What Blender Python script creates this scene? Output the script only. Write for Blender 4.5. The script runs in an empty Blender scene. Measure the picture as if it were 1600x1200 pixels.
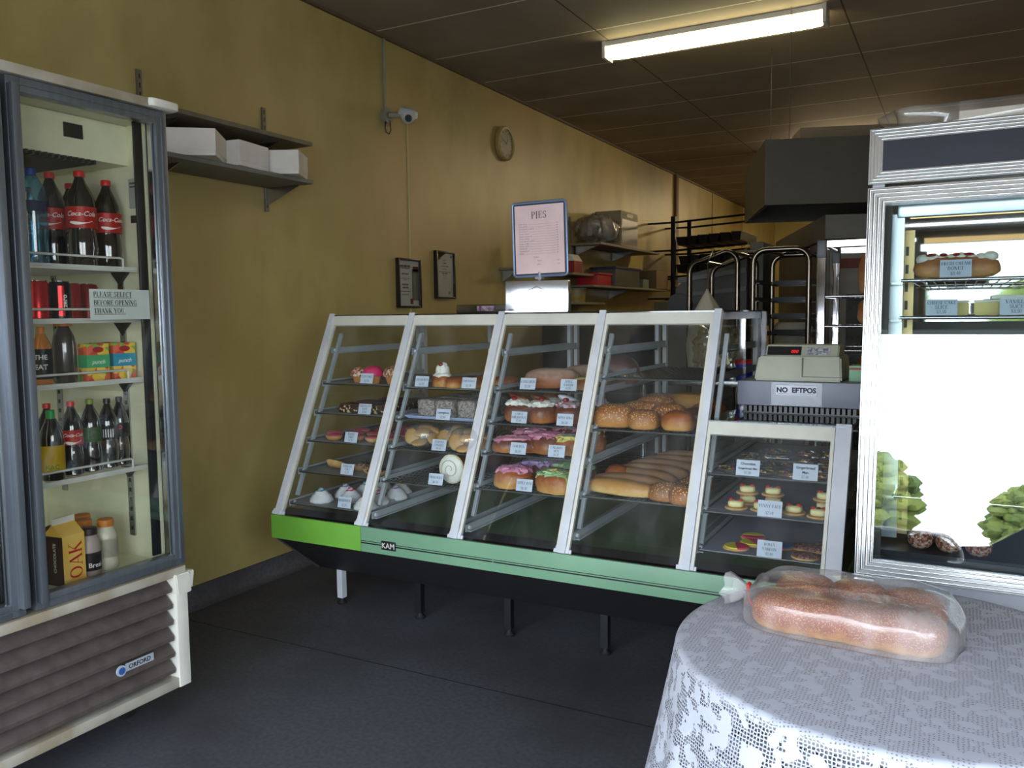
import bpy, bmesh, math, random
from mathutils import Vector, Matrix, noise
sc = bpy.context.scene
COL = sc.collection
PI = math.pi
def lin(c):
    return tuple((x/255/12.92 if x/255 <= .04045 else ((x/255+.055)/1.055)**2.4) for x in c)
# ------------------------------------------------------------------ camera
cd = bpy.data.cameras.new('camera'); cam = bpy.data.objects.new('camera', cd); COL.objects.link(cam)
cd.lens = 36*1305.87/1600; cd.sensor_width = 36; cd.clip_start = .05; cd.clip_end = 200
_y, _p, _r = .492159, -.0832575, -.0115068
fw = Vector((-math.sin(_y)*math.cos(_p), math.cos(_y)*math.cos(_p), math.sin(_p)))
rt = Vector((math.cos(_y), math.sin(_y), 0)); up = rt.cross(fw)
r2 = rt*math.cos(_r)+up*math.sin(_r); u2 = up*math.cos(_r)-rt*math.sin(_r)
cam.matrix_world = Matrix(((r2.x, u2.x, -fw.x, 3.25), (r2.y, u2.y, -fw.y, 0), (r2.z, u2.z, -fw.z, 1.4), (0, 0, 0, 1)))
sc.camera = cam
# ------------------------------------------------------------------ exposure, daylight, sun
sc.view_settings.view_transform = 'Standard'; sc.view_settings.look = 'None'
sc.view_settings.exposure = 0.0; sc.view_settings.gamma = 1; sc.view_settings.use_curve_mapping = False
cy = sc.cycles
cy.max_bounces = 12; cy.diffuse_bounces = 7; cy.glossy_bounces = 5; cy.transmission_bounces = 6; cy.transparent_max_bounces = 32
cy.sample_clamp_indirect = 8; cy.caustics_reflective = False; cy.caustics_refractive = False
cy.use_denoising = True
try: cy.denoiser = 'OPENIMAGEDENOISE'
except Exception: pass
SKY = 13.5
w = bpy.data.worlds.new('sky'); sc.world = w; w.use_nodes = True
nt = w.node_tree; bg = nt.nodes['Background']
tc = nt.nodes.new('ShaderNodeTexCoord'); sx = nt.nodes.new('ShaderNodeSeparateXYZ'); cr = nt.nodes.new('ShaderNodeValToRGB')
nt.links.new(tc.outputs['Generated'], sx.inputs[0]); nt.links.new(sx.outputs[2], cr.inputs[0]); nt.links.new(cr.outputs[0], bg.inputs[0])
cr.color_ramp.elements[0].color = (.86, .93, 1, 1); cr.color_ramp.elements[1].color = (.42, .64, 1, 1)
cr.color_ramp.elements[0].position = .05
bg.inputs[1].default_value = SKY
sd = bpy.data.lights.new('sun', 'SUN'); sd.energy = 12; sd.angle = .01; sd.color = (1, .93, .82)
so = bpy.data.objects.new('sun', sd); COL.objects.link(so)
so.rotation_euler = Vector((-.35, -.75, -1.1)).to_track_quat('-Z', 'Y').to_euler()
FY = -1.5                                    # the shop front: a wide open glazed front behind the camera
pd = bpy.data.lights.new('shop_front_daylight', 'AREA'); pd.shape = 'RECTANGLE'; pd.size = 4.3; pd.size_y = 2.16
pd.cycles.is_portal = True
po = bpy.data.objects.new('shop_front_daylight', pd); COL.objects.link(po)
po.location = (2.65, FY-.05, 1.18); po.rotation_euler = (PI/2, 0, 0)

pd2 = pd.copy(); pd2.name = 'added_side_window_daylight'; pd2.size = 1.9; pd2.size_y = 1.15  # unseen side window, added to brighten the near part of the left wall
po2 = bpy.data.objects.new('added_side_window_daylight', pd2); COL.objects.link(po2)
po2.location = (4.95, -.4, 1.675); po2.rotation_euler = (PI/2, 0, PI/2)

# ------------------------------------------------------------------ materials
MC = {}
def nm(name):
    m = bpy.data.materials.new(name); m.use_nodes = True
    return m, m.node_tree, m.node_tree.nodes['Principled BSDF']
def N(nt, t, **k):
    n = nt.nodes.new(t)
    for a, v in k.items(): setattr(n, a, v)
    return n
def noise_fac(nt, scale, detail=4, coord='Object', lo=.35, hi=.65, stretch=None):
    tc = N(nt, 'ShaderNodeTexCoord'); n = N(nt, 'ShaderNodeTexNoise'); n.inputs['Scale'].default_value = scale; n.inputs['Detail'].default_value = detail
    src = tc.outputs[coord]
    if stretch:
        mp = N(nt, 'ShaderNodeMapping'); mp.inputs['Scale'].default_value = stretch; nt.links.new(src, mp.inputs[0]); src = mp.outputs[0]
    nt.links.new(src, n.inputs['Vector'])
    r = N(nt, 'ShaderNodeMapRange'); r.inputs[1].default_value = lo; r.inputs[2].default_value = hi
    nt.links.new(n.outputs[0], r.inputs[0]); return r.outputs[0]
def mixc(nt, f, a, b):
    m = N(nt, 'ShaderNodeMix', data_type='RGBA')
    if hasattr(f, 'is_linked'): nt.links.new(f, m.inputs[0])
    else: m.inputs[0].default_value = f
    for i, v in ((6, a), (7, b)):
        if hasattr(v, 'is_linked'): nt.links.new(v, m.inputs[i])
        else: m.inputs[i].default_value = (*v, 1)
    return m.outputs[2]
def mat(name, rgb, rough=.5, metal=0, rgb2=None, vs=8, bump=0, bs=60, spec=.5, stretch=None, coat=0):
    if name in MC: return MC[name]
    m, nt, p = nm(name); c = lin(rgb)
    c2 = lin(rgb2) if rgb2 else tuple(v*.86 for v in c)
    nt.links.new(mixc(nt, noise_fac(nt, vs, stretch=stretch), c, c2), p.inputs['Base Color'])
    p.inputs['Roughness'].default_value = rough; p.inputs['Metallic'].default_value = metal
    p.inputs['Specular IOR Level'].default_value = spec; p.inputs['Coat Weight'].default_value = coat
    if bump:
        b = N(nt, 'ShaderNodeBump'); b.inputs['Strength'].default_value = bump; b.inputs['Distance'].default_value = .004
        nt.links.new(noise_fac(nt, bs, lo=0, hi=1), b.inputs['Height']); nt.links.new(b.outputs[0], p.inputs['Normal'])
    MC[name] = m; return m
def schlick(nt, r0, r90=1.0):
    g = N(nt, 'ShaderNodeNewGeometry'); d = N(nt, 'ShaderNodeVectorMath', operation='DOT_PRODUCT')
    nt.links.new(g.outputs['Normal'], d.inputs[0]); nt.links.new(g.outputs['Incoming'], d.inputs[1])
    a = N(nt, 'ShaderNodeMath', operation='ABSOLUTE'); nt.links.new(d.outputs['Value'], a.inputs[0])
    s = N(nt, 'ShaderNodeMath', operation='SUBTRACT'); s.inputs[0].default_value = 1; nt.links.new(a.outputs[0], s.inputs[1])
    q = N(nt, 'ShaderNodeMath', operation='POWER'); nt.links.new(s.outputs[0], q.inputs[0]); q.inputs[1].default_value = 5
    r = N(nt, 'ShaderNodeMapRange'); nt.links.new(q.outputs[0], r.inputs[0]); r.inputs[3].default_value = r0; r.inputs[4].default_value = r90
    return r.outputs[0]
def glassmat(name, tint=(.97, .985, .98), r0=.04, rough=0.0, smear=0, smear_col=(.8, .85, .9)):
    m, nt, p = nm(name); out = nt.nodes['Material Output']; nt.nodes.remove(p)
    t = N(nt, 'ShaderNodeBsdfTransparent'); t.inputs[0].default_value = (*tint, 1)
    g = N(nt, 'ShaderNodeBsdfGlossy'); g.inputs['Roughness'].default_value = rough
    mx = N(nt, 'ShaderNodeMixShader'); nt.links.new(schlick(nt, r0, .9), mx.inputs[0])
    last = t.outputs[0]
    if smear:
        d = N(nt, 'ShaderNodeBsdfDiffuse'); d.inputs[0].default_value = (*smear_col, 1)
        ms = N(nt, 'ShaderNodeMixShader'); f = noise_fac(nt, 3, detail=8, lo=.45, hi=.75, stretch=(3, 3, .7))
        mu = N(nt, 'ShaderNodeMath', operation='MULTIPLY'); nt.links.new(f, mu.inputs[0]); mu.inputs[1].default_value = smear
        ad = N(nt, 'ShaderNodeMath', operation='ADD'); nt.links.new(mu.outputs[0], ad.inputs[0]); ad.inputs[1].default_value = smear*.25
        nt.links.new(ad.outputs[0], ms.inputs[0]); nt.links.new(last, ms.inputs[1]); nt.links.new(d.outputs[0], ms.inputs[2]); last = ms.outputs[0]
    nt.links.new(last, mx.inputs[1]); nt.links.new(g.outputs[0], mx.inputs[2]); nt.links.new(mx.outputs[0], out.inputs[0])
    MC[name] = m; return m
def crust(name, pale, brown, lo=.15, hi=.6, dust=None, seeds=None, rough=.55, coat=.12, bump=.55):
    if name in MC: return MC[name]
    m, nt, p = nm(name)
    tc = N(nt, 'ShaderNodeTexCoord'); s = N(nt, 'ShaderNodeSeparateXYZ'); nt.links.new(tc.outputs['Generated'], s.inputs[0])
    n = noise_fac(nt, 42, lo=.2, hi=.8, detail=6); a = N(nt, 'ShaderNodeMath', operation='MULTIPLY_ADD'); nt.links.new(n, a.inputs[0]); a.inputs[1].default_value = .36
    nt.links.new(s.outputs[2], a.inputs[2])
    r = N(nt, 'ShaderNodeMapRange'); nt.links.new(a.outputs[0], r.inputs[0]); r.inputs[1].default_value = lo+.1; r.inputs[2].default_value = hi+.2
    c = mixc(nt, r.outputs[0], lin(pale), lin(brown))
    if dust:
        r3 = N(nt, 'ShaderNodeMapRange'); nt.links.new(a.outputs[0], r3.inputs[0]); r3.inputs[1].default_value = .6; r3.inputs[2].default_value = 1.0
        c = mixc(nt, r3.outputs[0], c, lin(dust))
    if seeds:
        v = N(nt, 'ShaderNodeTexVoronoi'); v.inputs['Scale'].default_value = seeds[1]; nt.links.new(tc.outputs['Object'], v.inputs['Vector'])
        r4 = N(nt, 'ShaderNodeMapRange'); nt.links.new(v.outputs['Distance'], r4.inputs[0]); r4.inputs[1].default_value = .36; r4.inputs[2].default_value = .26
        m4 = N(nt, 'ShaderNodeMath', operation='MULTIPLY'); nt.links.new(r4.outputs[0], m4.inputs[0]); nt.links.new(r.outputs[0], m4.inputs[1])
        c = mixc(nt, m4.outputs[0], c, lin(seeds[0]))
    nt.links.new(c, p.inputs['Base Color']); p.inputs['Roughness'].default_value = rough; p.inputs['Coat Weight'].default_value = coat; p.inputs['Coat Roughness'].default_value = .3
    b = N(nt, 'ShaderNodeBump'); b.inputs['Strength'].default_value = bump; b.inputs['Distance'].default_value = .003
    nt.links.new(noise_fac(nt, 60, lo=0, hi=1), b.inputs['Height']); nt.links.new(b.outputs[0], p.inputs['Normal'])
    MC[name] = m; return m
def sprinkle(name, cols, scale=160, base=None, rough=.6):
    if name in MC: return MC[name]
    m, nt, p = nm(name); tc = N(nt, 'ShaderNodeTexCoord'); v = N(nt, 'ShaderNodeTexVoronoi'); v.inputs['Scale'].default_value = scale
    nt.links.new(tc.outputs['Object'], v.inputs['Vector']); s = N(nt, 'ShaderNodeSeparateColor'); nt.links.new(v.outputs['Color'], s.inputs[0])
    r = N(nt, 'ShaderNodeValToRGB'); nt.links.new(s.outputs[0], r.inputs[0]); r.color_ramp.interpolation = 'CONSTANT'
    e = r.color_ramp.elements
    while len(e) < len(cols): e.new(.5)
    for i, c in enumerate(cols): e[i].position = i/len(cols); e[i].color = (*lin(c), 1)
    nt.links.new(r.outputs[0], p.inputs['Base Color']); p.inputs['Roughness'].default_value = rough
    b = N(nt, 'ShaderNodeBump'); b.inputs['Strength'].default_value = .8; b.inputs['Distance'].default_value = .004; b.invert = True
    nt.links.new(v.outputs['Distance'], b.inputs['Height']); nt.links.new(b.outputs[0], p.inputs['Normal'])
    MC[name] = m; return m
def emis(name, rgb, s):
    m, nt, p = nm(name); p.inputs['Base Color'].default_value = (*lin(rgb), 1)
    p.inputs['Emission Color'].default_value = (*lin(rgb), 1); p.inputs['Emission Strength'].default_value = s
    MC[name] = m; return m

def wall_paint():
    m, nt, p = nm('old cream wall paint')
    c = mixc(nt, noise_fac(nt, 1.1, detail=6, lo=.35, hi=.7), lin((182, 166, 108)), lin((162, 145, 90)))
    c = mixc(nt, noise_fac(nt, 3, detail=9, lo=.45, hi=1.0, stretch=(1, 1, .6)), c, lin((142, 122, 70)))
    c = mixc(nt, noise_fac(nt, .7, detail=3, lo=.5, hi=.8), c, lin((180, 150, 104)))
    nt.links.new(c, p.inputs['Base Color']); p.inputs['Roughness'].default_value = .42; p.inputs['Specular IOR Level'].default_value = .35
    b = N(nt, 'ShaderNodeBump'); b.inputs['Strength'].default_value = .12; b.inputs['Distance'].default_value = .004
    nt.links.new(noise_fac(nt, 45, lo=0, hi=1), b.inputs['Height']); nt.links.new(b.outputs[0], p.inputs['Normal']); return m
def ceiling_mat():
    m, nt, p = nm('ceiling sheets with pale joints')
    tc = N(nt, 'ShaderNodeTexCoord'); s = N(nt, 'ShaderNodeSeparateXYZ'); nt.links.new(tc.outputs['Object'], s.inputs[0])
    def line(out, off, per, wd):
        a = N(nt, 'ShaderNodeMath', operation='SUBTRACT'); nt.links.new(out, a.inputs[0]); a.inputs[1].default_value = off
        q = N(nt, 'ShaderNodeMath', operation='PINGPONG'); nt.links.new(a.outputs[0], q.inputs[0]); q.inputs[1].default_value = per/2
        l = N(nt, 'ShaderNodeMath', operation='LESS_THAN'); nt.links.new(q.outputs[0], l.inputs[0]); l.inputs[1].default_value = wd; return l.outputs[0]
    base = mixc(nt, noise_fac(nt, 1.5, detail=6), lin((158, 142, 124)), lin((138, 122, 104)))
    c = mixc(nt, line(s.outputs[1], 5.64, .667, .0055), base, lin((250, 245, 230)))
    c = mixc(nt, line(s.outputs[0], 1.2, 1.4, .005), c, lin((70, 60, 50)))
    nt.links.new(c, p.inputs['Base Color']); p.inputs['Roughness'].default_value = .75; return m
def floor_mat():
    m, nt, p = nm('dark blue grey sheet vinyl')
    c = mixc(nt, noise_fac(nt, 60, detail=3), lin((88, 87, 92)), lin((74, 74, 79)))
    c = mixc(nt, noise_fac(nt, 1.6, detail=6, lo=.45, hi=.75), c, lin((60, 58, 60)))
    tc = N(nt, 'ShaderNodeTexCoord'); s = N(nt, 'ShaderNodeSeparateXYZ'); nt.links.new(tc.outputs['Object'], s.inputs[0])
    a = N(nt, 'ShaderNodeMath', operation='SUBTRACT'); nt.links.new(s.outputs[1], a.inputs[0]); a.inputs[1].default_value = 2.62
    q = N(nt, 'ShaderNodeMath', operation='PINGPONG'); nt.links.new(a.outputs[0], q.inputs[0]); q.inputs[1].default_value = 1.0
    l = N(nt, 'ShaderNodeMath', operation='LESS_THAN'); nt.links.new(q.outputs[0], l.inputs[0]); l.inputs[1].default_value = .003
    c = mixc(nt, l.outputs[0], c, lin((30, 30, 32)))
    nt.links.new(c, p.inputs['Base Color']); p.inputs['Roughness'].default_value = .62; p.inputs['Specular IOR Level'].default_value = .3
    return m
def lace_mat(name, top):
    m, nt, p = nm(name); out = nt.nodes['Material Output']
    tc = N(nt, 'ShaderNodeTexCoord')
    uv = N(nt, 'ShaderNodeUVMap')
    v = N(nt, 'ShaderNodeTexVoronoi', voronoi_dimensions='2D', feature='DISTANCE_TO_EDGE'); v.inputs['Scale'].default_value = 150; v.inputs['Randomness'].default_value = .35
    nt.links.new(uv.outputs[0], v.inputs['Vector'])
    hole = N(nt, 'ShaderNodeMath', operation='GREATER_THAN'); nt.links.new(v.outputs['Distance'], hole.inputs[0]); hole.inputs[1].default_value = .17 if not top else .31
    # flowers and bands of close weave
    n1 = N(nt, 'ShaderNodeTexVoronoi', voronoi_dimensions='2D', feature='SMOOTH_F1'); n1.inputs['Scale'].default_value = 24; nt.links.new(uv.outputs[0], n1.inputs['Vector'])
    n2 = N(nt, 'ShaderNodeTexNoise', noise_dimensions='2D'); n2.inputs['Scale'].default_value = 44; n2.inputs['Detail'].default_value = 1; nt.links.new(uv.outputs[0], n2.inputs['Vector'])
    ad = N(nt, 'ShaderNodeMath', operation='MULTIPLY_ADD'); nt.links.new(n2.outputs[0], ad.inputs[0]); ad.inputs[1].default_value = 1.25; nt.links.new(n1.outputs['Distance'], ad.inputs[2])
    gr = N(nt, 'ShaderNodeMath', operation='GREATER_THAN'); nt.links.new(ad.outputs[0], gr.inputs[0]); gr.inputs[1].default_value = .98 if not top else .9
    mu = N(nt, 'ShaderNodeMath', operation='MULTIPLY'); nt.links.new(hole.outputs[0], mu.inputs[0]); nt.links.new(gr.outputs[0], mu.inputs[1])
    p.inputs['Base Color'].default_value = (*lin((232, 234, 240)), 1); p.inputs['Roughness'].default_value = .9
    nt.links.new(mixc(nt, gr.outputs[0], lin((206, 209, 222)), lin((196, 199, 212))), p.inputs['Base Color'])
    tr = N(nt, 'ShaderNodeBsdfTranslucent'); tr.inputs[0].default_value = (.8, .82, .85, 1)
    mt = N(nt, 'ShaderNodeMixShader'); mt.inputs[0].default_value = .25; nt.links.new(p.outputs[0], mt.inputs[1]); nt.links.new(tr.outputs[0], mt.inputs[2])
    t = N(nt, 'ShaderNodeBsdfTransparent'); mx = N(nt, 'ShaderNodeMixShader'); nt.links.new(mu.outputs[0], mx.inputs[0])
    nt.links.new(mt.outputs[0], mx.inputs[1]); nt.links.new(t.outputs[0], mx.inputs[2]); nt.links.new(mx.outputs[0], out.inputs[0])
    b = N(nt, 'ShaderNodeBump'); b.inputs['Strength'].default_value = .4; b.inputs['Distance'].default_value = .002
    nt.links.new(n2.outputs[0], b.inputs['Height']); nt.links.new(b.outputs[0], p.inputs['Normal']); return m

GLASS = glassmat('case glass', smear=.022, r0=.035)
GLASSC = glassmat('clean glass', r0=.04)
FGLASS = glassmat('double door glass', tint=(.95, .96, .95), r0=.05, smear=.006)
MIRGL = glassmat('tilted door glass', tint=(.85, .9, .9), r0=.085)
FILM = glassmat('clear plastic film', tint=(.95, .95, .95), r0=.06, rough=.12, smear=.1)
BAGM = glassmat('milky plastic bag', tint=(.92, .92, .92), r0=.05, rough=.2, smear=.32, smear_col=(.9, .86, .86))
WHITE = mat('white painted metal', (205, 208, 214), .35)
CREAMM = mat('cream enamel', (222, 219, 206), .4)
RAILM = mat('grey white runner', (165, 172, 176), .45)
ALU = mat('brushed aluminium', (150, 154, 160), .32, .9, stretch=(1, 1, .05), vs=60)
POLISH = mat('polished aluminium', (222, 224, 228), .16, 1, rgb2=(212, 214, 218))
FLUTED = mat('satin fluted aluminium', (206, 207, 206), .27, 1, rgb2=(196, 197, 196))
CHROME = mat('chrome', (205, 205, 210), .1, 1)
STEEL = mat('stainless steel', (170, 172, 175), .25, 1, vs=3)
DSTEEL = mat('dull grey steel', (96, 96, 98), .5, .5)
BLACK = mat('black plastic', (22, 22, 24), .4)
RUBBER = mat('black rubber', (18, 18, 18), .7)
GREEN = mat('pale green laminate', (118, 160, 128), .45, vs=3)
LIME = mat('bright green laminate', (112, 172, 62), .45, vs=3)
DGREEN = mat('green case floor', (74, 104, 62), .35, vs=3)
DARKP = mat('black tapered underbody', (30, 27, 30), .6)
PAPER = mat('pale card', (196, 206, 222), .8, rgb2=(188, 198, 214))
INK = mat('black ink', (18, 18, 22), .8)
WOOD = mat('dark table wood', (84, 60, 42), .5, vs=12, stretch=(1, 8, 1))
LINER = mat('cream fridge liner', (228, 225, 192), .45)
LOUV = mat('dusty brown grille', (88, 78, 74), .65, vs=20, rgb2=(74, 64, 60))
BRONZE = mat('aged shelf board', (112, 104, 88), .6, vs=12, rgb2=(92, 84, 70))
BOXW = mat('white cardboard', (226, 220, 214), .75)
CARDB = mat('brown cardboard', (120, 100, 78), .85)
RED = mat('red plastic', (205, 30, 34), .4)
YEL = mat('yellow plastic', (222, 184, 30), .45)
COLA = mat('dark cola in clear plastic', (16, 9, 8), .06, coat=1, rgb2=(22, 13, 11))
CREAM = mat('whipped cream', (232, 232, 222), .6, bump=.6, bs=90)

# ------------------------------------------------------------------ mesh helpers
ORG = {}
def obj(name, bm, m, parent=None, smooth=True, angle=40):
    me = bpy.data.meshes.new(name)
    if parent is not None and parent.name in ORG:
        bmesh.ops.translate(bm, verts=bm.verts, vec=-ORG[parent.name])
    bmesh.ops.recalc_face_normals(bm, faces=bm.faces)
    bm.to_mesh(me); bm.free()
    for x in (m if isinstance(m, (list, tuple)) else [m]): me.materials.append(x)
    o = bpy.data.objects.new(name, me); COL.objects.link(o)
    if smooth:
        me.shade_smooth()
        try: me.set_sharp_from_angle(angle=math.radians(angle))
        except Exception: pass
    if parent is not None:
        o.parent = parent
        if parent.name in ORG: ORG[o.name] = ORG[parent.name]
    return o
def thing(name, label, cat, base=(0, 0, 0), group=None, world=True):
    """Empty at the base; with world=True its children are modelled in world coordinates."""
    e = bpy.data.objects.new(name, None); e.empty_display_size = .1; COL.objects.link(e); e.location = base
    e['label'] = label; e['category'] = cat
    if group: e['group'] = group
    if world: ORG[e.name] = Vector(base)
    return e
def tag(o, label, cat, group=None):
    o['label'] = label; o['category'] = cat
    if group: o['group'] = group
    return o
def struct(o): o['kind'] = 'structure'; return o
def dup(root, loc=None, rotz=None, label=None, group=None, scale=None):
    r = root.copy(); COL.objects.link(r)
    if loc is not None: r.location = loc
    if rotz is not None: r.rotation_euler = (0, 0, rotz)
    if scale: r.scale = scale
    if label: r['label'] = label
    if group: r['group'] = group
    for c in list(root.children):
        k = c.copy(); COL.objects.link(k); k.parent = r
        for g in list(c.children):
            d = g.copy(); COL.objects.link(d); d.parent = k
    return r
def B(): return bmesh.new()
def box(bm, lo, hi, M=None, mi=0, bev=0):
    x0, y0, z0 = lo; x1, y1, z1 = hi
    vs = [bm.verts.new(Vector(p)) for p in ((x0, y0, z0), (x1, y0, z0), (x1, y1, z0), (x0, y1, z0), (x0, y0, z1), (x1, y0, z1), (x1, y1, z1), (x0, y1, z1))]
    fs = [bm.faces.new([vs[i] for i in f]) for f in ((3, 2, 1, 0), (4, 5, 6, 7), (0, 1, 5, 4), (1, 2, 6, 5), (2, 3, 7, 6), (3, 0, 4, 7))]
    for f in fs: f.material_index = mi
    if bev:
        es = list({e for f in fs for e in f.edges})
        r = bmesh.ops.bevel(bm, geom=es, offset=bev, segments=2, affect='EDGES', profile=.6)
        vs = list({v for f in r['faces'] for v in f.verts} | {v for f in fs if f.is_valid for v in f.verts})
        for f in r['faces']: f.material_index = mi
    if M is not None: bmesh.ops.transform(bm, matrix=M, verts=[v for v in vs if v.is_valid])
    return vs
def sheet(bm, pts, th, mi=0):
    """closed plate: polygon pts (3D, planar) thickened by vector th"""
    th = Vector(th); a = [bm.verts.new(Vector(p)) for p in pts]; b = [bm.verts.new(Vector(p)+th) for p in pts]
    n = len(a); fs = [bm.faces.new(a[::-1]), bm.faces.new(b)]
    for i in range(n): fs.append(bm.faces.new((a[i], a[(i+1) % n], b[(i+1) % n], b[i])))
    for f in fs: f.material_index = mi
def cyl(bm, p0, p1, r0, r1=None, n=14, mi=0):
    tube(bm, [p0, p1], r0, n, r_end=r1, mi=mi)
def tube(bm, pts, r, n=8, r_end=None, mi=0, closed=False):
    P = [Vector(p) for p in pts]; L = len(P); rings = []; prev = None
    for i, p in enumerate(P):
        if closed: t = (P[(i+1) % L]-P[i-1]).normalized()
        else: t = (P[min(i+1, L-1)]-P[max(i-1, 0)]).normalized()
        if prev is None:
            a = Vector((0, 0, 1)) if abs(t.z) < .9 else Vector((1, 0, 0)); s = t.cross(a).normalized()
        else: s = (prev - t*prev.dot(t)).normalized()
        prev = s; q = t.cross(s)
        rr = r if r_end is None else r+(r_end-r)*i/(L-1)
        rings.append([bm.verts.new(p+s*math.cos(2*PI*k/n)*rr+q*math.sin(2*PI*k/n)*rr) for k in range(n)])
    m = L if closed else L-1
    for i in range(m):
        A, C = rings[i], rings[(i+1) % L]
        for k in range(n): bm.faces.new((A[k], A[(k+1) % n], C[(k+1) % n], C[k])).material_index = mi
    if not closed:
        bm.faces.new(rings[0][::-1]).material_index = mi; bm.faces.new(rings[-1]).material_index = mi
def lathe(bm, prof, c=(0, 0, 0), n=24, mi=0, sx=1, sy=1, cap=True):
    c = Vector(c); rings = []
    for r, z in prof:
        rings.append([bm.verts.new(c+Vector((math.cos(2*PI*k/n)*r*sx, math.sin(2*PI*k/n)*r*sy, z))) for k in range(n)])
    for A, C in zip(rings, rings[1:]):
        for k in range(n): bm.faces.new((A[k], A[(k+1) % n], C[(k+1) % n], C[k])).material_index = mi
    if cap:
        bm.faces.new(rings[0][::-1]).material_index = mi; bm.faces.new(rings[-1]).material_index = mi
def blob(bm, c, r, seg=20, rings=12, power=2.0, amp=0, nscale=6, flat=None, M=None, mi=0, seed=0):
    """superellipsoid with noise; flat: cut height below centre as a fraction of rz"""
    c = Vector(c); vs = []
    def pw(v, e): return math.copysign(abs(v)**e, v)
    e = 2/power
    top = bm.verts.new((0, 0, 1)); bot = bm.verts.new((0, 0, -1)); g = []
    for i in range(1, rings):
        a = PI*i/rings-PI/2
        g.append([bm.verts.new((pw(math.cos(a), e)*pw(math.cos(2*PI*k/seg), e), pw(math.cos(a), e)*pw(math.sin(2*PI*k/seg), e), pw(math.sin(a), e))) for k in range(seg)])
    for k in range(seg):
        bm.faces.new((bot, g[0][(k+1) % seg], g[0][k])).material_index = mi
        bm.faces.new((top, g[-1][k], g[-1][(k+1) % seg])).material_index = mi
    for A, C in zip(g, g[1:]):
        for k in range(seg): bm.faces.new((A[k], A[(k+1) % seg], C[(k+1) % seg], C[k])).material_index = mi
    vs = [top, bot]+[v for q in g for v in q]
    for v in vs:
        p = v.co.copy()
        if flat is not None and p.z < -flat: p.z = -flat
        p = Vector((p.x*r[0], p.y*r[1], p.z*r[2]))
        if amp: p *= 1+amp*noise.noise(p*nscale/max(r)+Vector((seed*3.1, seed*1.7, seed)))
        if flat is not None: p.z = max(p.z, -flat*r[2])
        if M is not None: p = M @ p
        v.co = p+c
    return vs
def RZ(a): return Matrix.Rotation(a, 4, 'Z')
def TR(v): return Matrix.Translation(Vector(v))

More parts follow.
